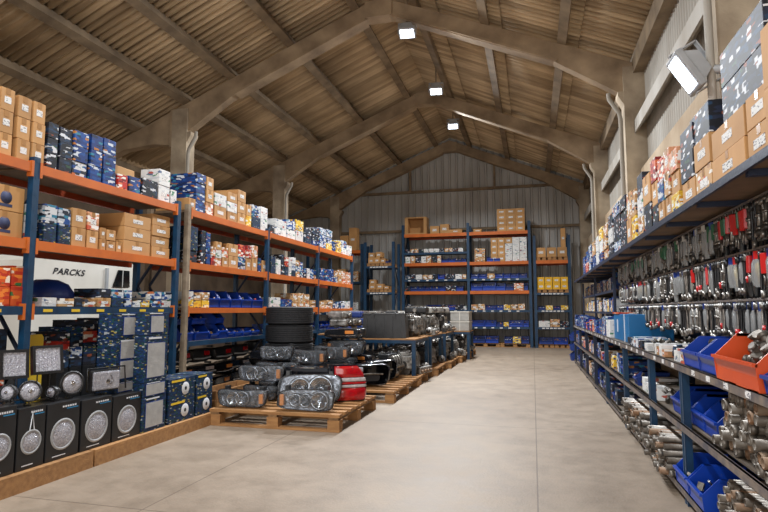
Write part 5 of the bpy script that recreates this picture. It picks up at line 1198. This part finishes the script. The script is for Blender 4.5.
# fittings
def make_fit(kind):
    t = thing('pipe_fitting', '', 'fitting'); mb = MB(); r = .02
    if kind == 0:
        mb.tube([(-.045, 0, 0), (-.015, 0, 0), (.0, 0, .008), (.01, 0, .02), (.012, 0, .045)], r, 10); mb.lathe([(r * 1.25, -.05), (r * 1.25, -.03), (r, -.03)], (0, 0, 0), 'x', 12); mb.lathe([(r, .03), (r * 1.25, .03), (r * 1.25, .05)], (.012, 0, 0), 'z', 12)
    elif kind == 1:
        mb.cyl((-.05, 0, 0), (.05, 0, 0), r, n=10); mb.cyl((0, 0, 0), (0, 0, .045), r, n=10)
        for a, b in (((-.055, 0, 0), (-.035, 0, 0)), ((.035, 0, 0), (.055, 0, 0)), ((0, 0, .03), (0, 0, .05))): mb.cyl(a, b, r * 1.25, n=10)
    else:
        mb.cyl((-.04, 0, 0), (.04, 0, 0), r * 1.1, n=6, smooth=False); mb.cyl((-.06, 0, 0), (-.04, 0, 0), r * .9, n=10); mb.cyl((.04, 0, 0), (.06, 0, 0), r * .9, n=10)
    me = mb.mesh('pipe_fitting', M['fitting']); bpy.data.objects.remove(t); return me
FIT = [make_fit(i) for i in range(3)]
fn = ['galvanised elbow fitting', 'galvanised tee fitting', 'hexagonal threaded socket']
def fill_fit(x, y, z, dx, dy, h, n, where, s_=1, seed=1):
    r = random.Random(seed)
    nx = max(2, int(dx / (.075 * s_))); ny = max(2, int(dy / (.075 * s_))); k = 0; lv = 0
    while k < n:
        for i in range(nx):
            for j in range(ny):
                if k >= n: break
                q = r.randrange(3); px = x - dx / 2 + (i + .5) * dx / nx + r.uniform(-.012, .012); py = y - dy / 2 + (j + .5) * dy / ny + r.uniform(-.012, .012)
                o = link('pipe_fitting', FIT[q], None, (px, py, z + .03 * s_ + lv * .052 * s_ + r.uniform(-.004, .008)), (r.uniform(-.7, .7), r.uniform(-.7, .7), r.uniform(0, 6)))
                o.scale = (s_, s_, s_); tag(o, '%s lying in %s' % (fn[q], where), 'fitting', '%ss in %s' % (fn[q], where)); k += 1
        lv += 1; nx = max(2, nx - (1 if lv > 2 else 0)); 
# nearest bins on the worktop level
zz = ZQ[2] + .005
storage_bin(.62, .44, .25, (1.2, 3.27, zz), PI, 'binorange', 'large orange bin of fittings on the right worktop shelf', None)
fill_fit(1.25, 3.27, zz + .01, .28, .5, .2, 60, 'the orange bin', 1.1, 3)
for i, y in enumerate((3.78, 4.17)):
    storage_bin(.37, .4, .2, (1.2, y, zz), PI, 'binblue', 'blue bin of fittings on right worktop shelf, %s to the orange bin' % ('next', 'second')[i], 'blue bins beside the orange bin')
    fill_fit(1.25, y, zz + .01, .24, .28, .12, 22, 'the %s blue bin past the orange bin' % ('first', 'second')[i], .95, 9 + i)
storage_bin(.3, .4, .16, (1.2, 2.79, zz), PI, 'binblue2', 'dark bin at the right photo edge nearest the camera', None, 5, fillm='silver') 
# second shelf
z2 = ZQ[1] + .001
for i in range(4):
    storage_bin(.27, .36, .21, (1.24, 4.03 + i * .285, z2), PI, 'binblue', 'blue bin, %s from the pipe heap, second right shelf' % ORD[i], 'blue bins on the second right shelf near the post', None if i < 0 else i * 5, fillm='rust')
def make_pipe(L_, r, kind):
    mb = MB(); n = 12
    prof = [(r * .78, L_ / 2 - .02), (r * .78, L_ / 2), (r, L_ / 2), (r, -L_ / 2), (r * .78, -L_ / 2), (r * .78, -L_ / 2 + .02)]
    mb.lathe(prof, (0, 0, 0), 'x', n); mb.lathe([(0, -L_ / 2 + .02), (r * .78, -L_ / 2 + .02)], (0, 0, 0), 'x', n)
    if kind: mb.lathe([(r, -L_ / 2 + .03), (r * 1.16, -L_ / 2 + .03), (r * 1.16, -L_ / 2), (r * .8, -L_ / 2)], (0, 0, 0), 'x', n)
    return mb
PM = {}
def pipes(y0, y1, z0, L_, r, rows, xf, where, seed, m=('fitting', 'rust'), tilt=.12):
    rn = random.Random(seed); n = int((y1 - y0) / (2.3 * r))
    for row in range(rows):
        for i in range(n - row):
            key = (round(L_, 2), r, (i * 7 + row) % 3 == 0, m[0] if rn.random() < .8 else m[1])
            if key not in PM: PM[key] = make_pipe(L_, r, key[2]).mesh('pipe', M[key[3]])
            y = y0 + r * 1.15 + (i + row * .5) * 2.3 * r; z = z0 + r * 1.18 + row * r * 2.02
            o = link('pipe', PM[key], None, (xf + L_ / 2 + rn.uniform(-.03, .05), y, z), (rn.uniform(0, 3), rn.uniform(-.01, .01), rn.uniform(-tilt, tilt) * .3))
            tag(o, ('rust-stained steel pipe end' if key[3] == 'rust' else 'grey galvanised pipe end') + ' stacked ' + where, 'pipe', ('rusty' if key[3] == 'rust' else 'grey') + ' pipes ' + where)
pipes(2.7, 3.87, z2, .34, .029, 6, 1.04, 'on the second right shelf nearest the camera', 2)
pipes(2.7, 3.95, ZQ[0] + .001, .5, .022, 6, 1.04, 'on the bottom right shelf nearest the camera', 4)
for i in range(2): storage_bin(.33, .36, .21, (1.16, 4.14 + i * .36, ZQ[0] + .001), PI, 'binblue', 'blue bin on the bottom right shelf, %s from the pipes' % ORD[i], 'blue bins on the bottom right shelf', 7 + i, fillm='silver')
pipes(4.72, 5.5, ZQ[0] + .001, .5, .022, 6, .93, 'on the bottom right shelf before the second post', 5)
pipes(5.68, 7.0, ZQ[0] + .001, .5, .027, 5, .95, 'on the bottom right shelf beyond the second post', 6)
r3 = random.Random(12)
def rrow(y0, y1, z, items, X, shelf, tall=1):
    y = y0; i = 0
    while y < y1 - .1:
        kd, w_, h = items[r3.randrange(len(items))]; w_ = min(w_, y1 - y); h = h * r3.uniform(.85, 1.1)
        nm_ = ORD[i] if i < len(ORD) else 'last'
        if kd == 'bin': storage_bin(w_ - .012, .32, round(h, 2), (X + .18, y + w_ / 2, z), PI, r3.choice(('binblue', 'binblue2')), 'blue bin, %s along the %s' % (nm_, shelf), 'blue bins on the ' + shelf, i * 3 + 1)
        elif kd == 'clutter':
            key = ('cl', i % 4)
            if key not in BINM: BINM[key] = heap_mesh(.3, .36, .12, 40 + i, 34, 1).mesh('small_parts', M[('silver', 'iron', 'fitting', 'p_dark')[i % 4]])
            o = link('small_parts', BINM[key], None, (X + .2, y + w_ / 2, z + .006), (0, 0, 0)); o.scale = (1, w_ / .3, 1); tag(o, 'loose heap of metal parts, %s along the %s' % (nm_, shelf), 'parts', None, 'stuff')
        elif kd == 'tools':
            mb = MB()
            for q in range(9):
                a = Vector((r3.uniform(.0, .1), r3.uniform(-w_ / 2, w_ / 2), .01 + q * .012)); b = a + Vector((r3.uniform(.15, .3), r3.uniform(-.05, .05), r3.uniform(0, .03))); mb.cyl(a, b, .012, n=7)
            o = mb.build('metal_rods', M['silver'], None, (X + .02, y + w_ / 2, z + .004)); tag(o, 'bundle of short metal rods, %s along the %s' % (nm_, shelf), 'rods', None, 'stuff')
        else:
            carton(kd, .3, round(w_ - .012, 2), round(h, 2), (X + .17, y + w_ / 2, z), '%s, %s along the %s' % (LOOKN[kd], nm_, shelf), 'cartons on the ' + shelf, rot=(0, 0, PI))
        y += w_; i += 1
zz = ZQ[2] + .005
rrow(4.4, 5.95, zz, [('p_tan', .1, .07), ('p_white', .08, .08), ('clutter', .3, .1), ('p_pink', .12, .06), ('p_white', .1, .1)], 1.0, 'right worktop past the blue bins')
rrow(4.42, 5.95, zz, [('clutter', .3, .1)], 1.3, 'rear of right worktop past the blue bins')
rrow(5.97, 6.85, zz, [('p_dark', .22, .08), ('p_bluew', .16, .09), ('tools', .3, .1), ('p_tan', .18, .08)], 1.0, 'right worktop before the big blue box')
# big blue box with orange lid line
t = thing('blue_cabinet', 'large bright blue steel box with red top edge standing on the right worktop', 'cabinet', (1.3, 7.58, zz))
MB().bbox(-.24, .24, -.55, .62, 0, .33, .008).build('body', mat('bright_blue_paint', (10, 112, 172), .35, c2=(14, 96, 150), scale=4, amt=.2), t)
MB().box(-.25, .2, .1, .64, .331, .35).build('red_lid', M['p_orange'], t); MB().box(-.246, -.24, .25, .3, .1, .26).box(-.246, -.24, -.3, -.27, 0, .33).build('door_seam', M['inkw'], t)
rrow(6.88, 8.3, zz, [('p_yellow', .12, .07), ('clutter', .24, .08), ('p_green', .12, .1)], .995 + .0, 'strip in front of the big blue box') if False else None
rrow(8.32, 9.4, zz, [('p_bluew', .2, .26), ('p_white', .14, .24), ('p_blue', .2, .28)], 1.0, 'right worktop just beyond the big blue box')
rrow(9.4, 12.0, zz, [('p_red', .18, .2), ('bin', .26, .2), ('p_blue', .24, .22), ('bin', .3, .2), ('p_orange', .16, .16)], 1.0, 'far right worktop')
rrow(12.0, 15.1, zz, [('bin', .3, .2), ('p_blue', .24, .24), ('p_bluew', .2, .18)], 1.0, 'farthest part of the right worktop')
rrow(5.2, 7.0, z2, [('clutter', .3, .12), ('p_white', .16, .12), ('tools', .26, .1), ('bin', .2, .14)], 1.03, 'second right shelf, middle stretch')
rrow(7.2, 8.75, z2, [('clutter', .3, .12), ('p_blue', .2, .22), ('p_yellow', .14, .2), ('p_bluew', .16, .24), ('bin', .24, .2)], 1.03, 'second right shelf beyond the third post')
rrow(8.95, 15.1, z2, [('bin', .26, .2), ('p_blue', .24, .24), ('p_tan', .2, .2), ('p_red', .2, .14), ('p_dark', .2, .24)], 1.03, 'far second right shelf')
rrow(7.2, 10.3, ZQ[0] + .001, [('clutter', .3, .14), ('tools', .3, .12), ('bin', .26, .2), ('p_dark', .24, .2)], 1.03, 'bottom right shelf beyond the pipes')
rrow(10.45, 15.1, ZQ[0] + .001, [('p_dark', .26, .3), ('bin', .26, .24), ('p_tan', .24, .22)], 1.03, 'far bottom right shelf')
for z, nme in ((1.321, 'lower'), (1.661, 'upper')):
    rrow(9.2, 14.45, z, [('p_white', .14, .2), ('p_bluew', .18, .22), ('p_tan', .16, .18), ('p_blue', .24, .24), ('p_yellow', .12, .2), ('p_dark', .16, .2)], 1.22, '%s thin shelf under the far upper deck' % nme)
# things hanging from the rails
def make_hang(kind, L_, m1, m2):
    """root at the hook on the rail; hangs down local -z"""
    t = thing('hanging_part', '', 'hanging part'); r = random.Random(kind)
    hk = [(0, 0, -.03), (.0, 0, .004), (.008, 0, .012), (.016, 0, .004)]
    MB().tube(hk, .0025, 5).build('hook', M['silver'], t)
    if kind == 0:       # cable with metal ends
        MB().tube([(0, -.008, -.03), (.004, -.012, -L_ * .5), (0, -.006, -L_)], .006, 6).tube([(0, .008, -.03), (.006, .014, -L_ * .5), (0, .006, -L_ * .92)], .006, 6).build('cable', M[m1], t)
        MB().cyl((0, -.006, -L_), (0, -.006, -L_ + .05), .013, n=8).build('end_fitting', M[m2], t); MB().cyl((0, .0, -.02), (0, .0, -.07), .016, n=8).build('collar', M[m1], t)
    elif kind == 1:     # clear bag with header card
        MB().box(-.002, .002, -.026, .026, -.07, -.015).build('header_card', M[m2], t)
        P = [(-.024, 0), (-.012, -.012), (.012, -.012), (.024, 0), (.012, .012), (-.012, .012)]
        mb = MB(); loft(mb, [[(q[1] * .3, q[0], -.07) for q in P], [(q[1], q[0], -.1) for q in P], [(q[1], q[0], -L_ + .04) for q in P], [(q[1] * .3, q[0], -L_) for q in P]]); mb.build('bag', M['bag'], t)
        MB().cyl((0, -.006, -.09), (0, -.008, -L_ + .03), .008, n=7).cyl((0, .01, -.1), (0, .01, -L_ * .7), .006, n=7).build('contents', M[m1], t)
    elif kind == 2:     # chromed rod with collars
        mb = MB(); mb.cyl((0, 0, -.02), (0, 0, -L_), .011, n=8)
        for q in (.15, .5, .85): mb.cyl((0, 0, -L_ * q - .012), (0, 0, -L_ * q + .012), .017, n=8)
        mb.build('rod', M[m1], t); MB().cyl((0, 0, -L_ - .01), (0, 0, -L_ + .03), .019, n=8).build('end_cap', M[m2], t)
    else:               # coloured body over metal feet
        MB().bbox(-.014, .014, -.019, .019, -L_ * .66, -.04, .006).build('body', M[m1], t)
        MB().cyl((0, -.008, -L_ * .66), (0, -.01, -L_), .006, n=6).cyl((0, .008, -L_ * .66), (0, .012, -L_ * .95), .006, n=6).build('feet', M[m2], t)
    return t
HK = [(0, .3, 'silver', 'silver', 'silver double cable with metal ends'), (1, .3, 'silver', 'whitep', 'clear bag with silver rod and white header'), (2, .26, 'silver', 'iron', 'chromed rod with collars'),
      (3, .27, 'redp', 'silver', 'red handled part with silver feet'), (0, .3, 'black', 'silver', 'black cable with metal ends'), (1, .25, 'black', 'binblue2', 'clear bag with black rod and blue header'),
      (3, .25, 'greenp', 'silver', 'green bodied part with silver feet'), (3, .26, 'whitep', 'silver', 'white bodied part with silver feet'), (0, .24, 'castal', 'redp', 'grey cable with red end'), (1, .26, 'yellowp', 'redp', 'clear bag with yellow rod and red header')]
HP = [proto(make_hang(*k[:4])) for k in HK]
for k, p_ in zip(HK, HP): p_.p.name = ('hanging_cable', 'bagged_rod', 'collared_rod', 'hanging_valve')[k[0]]; freeze(p_.p)
r4 = random.Random(3)
def zone(row, y):
    if row == 0 and 3.75 < y < 4.35: return [3, 3, 3, 2, 6]
    if row == 0 and y < 3.75: return [0, 1, 2, 9, 4]
    if row == 0: return [1, 0, 2, 6, 1, 5, 4, 0]
    if row == 1: return [0, 4, 8, 5, 3, 9, 2, 4] if y < 5 else [1, 2, 0, 4, 9, 5, 0, 4]
    return [4, 4, 5, 2, 4, 0, 8]
for row, z in enumerate((1.99, 1.70, 1.41)):
    y = 2.75; 
    while y < 8.95:
        q = r4.choice(zone(row, y)); seg = sum(1 for p in QY[1:5] if y > p)
        HP[q].put((1.25 - .0, y, z), (r4.uniform(-.03, .03), r4.uniform(-.03, .03), r4.uniform(-.5, .5)), '%s, %s hanging row, %s bay of right rack' % (HK[q][4], ('top', 'middle', 'bottom')[row], ORD[seg]), '%ss, %s row, %s bay' % (HK[q][4], ('top', 'middle', 'bottom')[row], ORD[seg]), scale=(1.15, 1.1, r4.uniform(.74, .97)))
        y += r4.uniform(.036, .06) * (1 if y < 6 else 1.2)
# second file of hanging parts behind, on the rear rail
for row, z in enumerate((1.97, 1.68)):
    y = 2.9
    while y < 8.9:
        q = r4.choice((0, 4, 2, 7, 5)); 
        HP[q].put((1.45, y, z), r4.uniform(-.5, .5), '%s, rear %s hanging row of right rack' % (HK[q][4], ('top', 'middle')[row]), '%ss in the rear %s row' % (HK[q][4], ('top', 'middle')[row])); y += r4.uniform(.07, .12)
# stacked blue bins on the floor at the far end
for i in range(3):
    storage_bin(.5, .5, .26, (1.2, 16.2, .001 + i * .262), PI, 'binblue2', 'blue bin on the floor beyond the right shelving, %s of three' % ('bottom', 'middle', 'top')[i], 'blue bins on the floor at the far right')
# drop unused prototypes
for q in PROTOS:
    if not q.used:
        for c in list(q.p.children_recursive): bpy.data.objects.remove(c)
        bpy.data.objects.remove(q.p)
import sys
_l = {}
for o in bpy.data.objects:
    if o.parent is None and 'label' in o.keys():
        _l.setdefault(o['label'], []).append(o)
        if not 4 <= len(o['label'].split()) <= 16: print('WORDS', len(o['label'].split()), o['label'])
for k, v in _l.items():
    if len(v) > 1 and not v[0].get('group'): print('DUP', len(v), k)
print('objects', len(bpy.data.objects), 'top', sum(len(v) for v in _l.values()), 'distinct', len(_l))
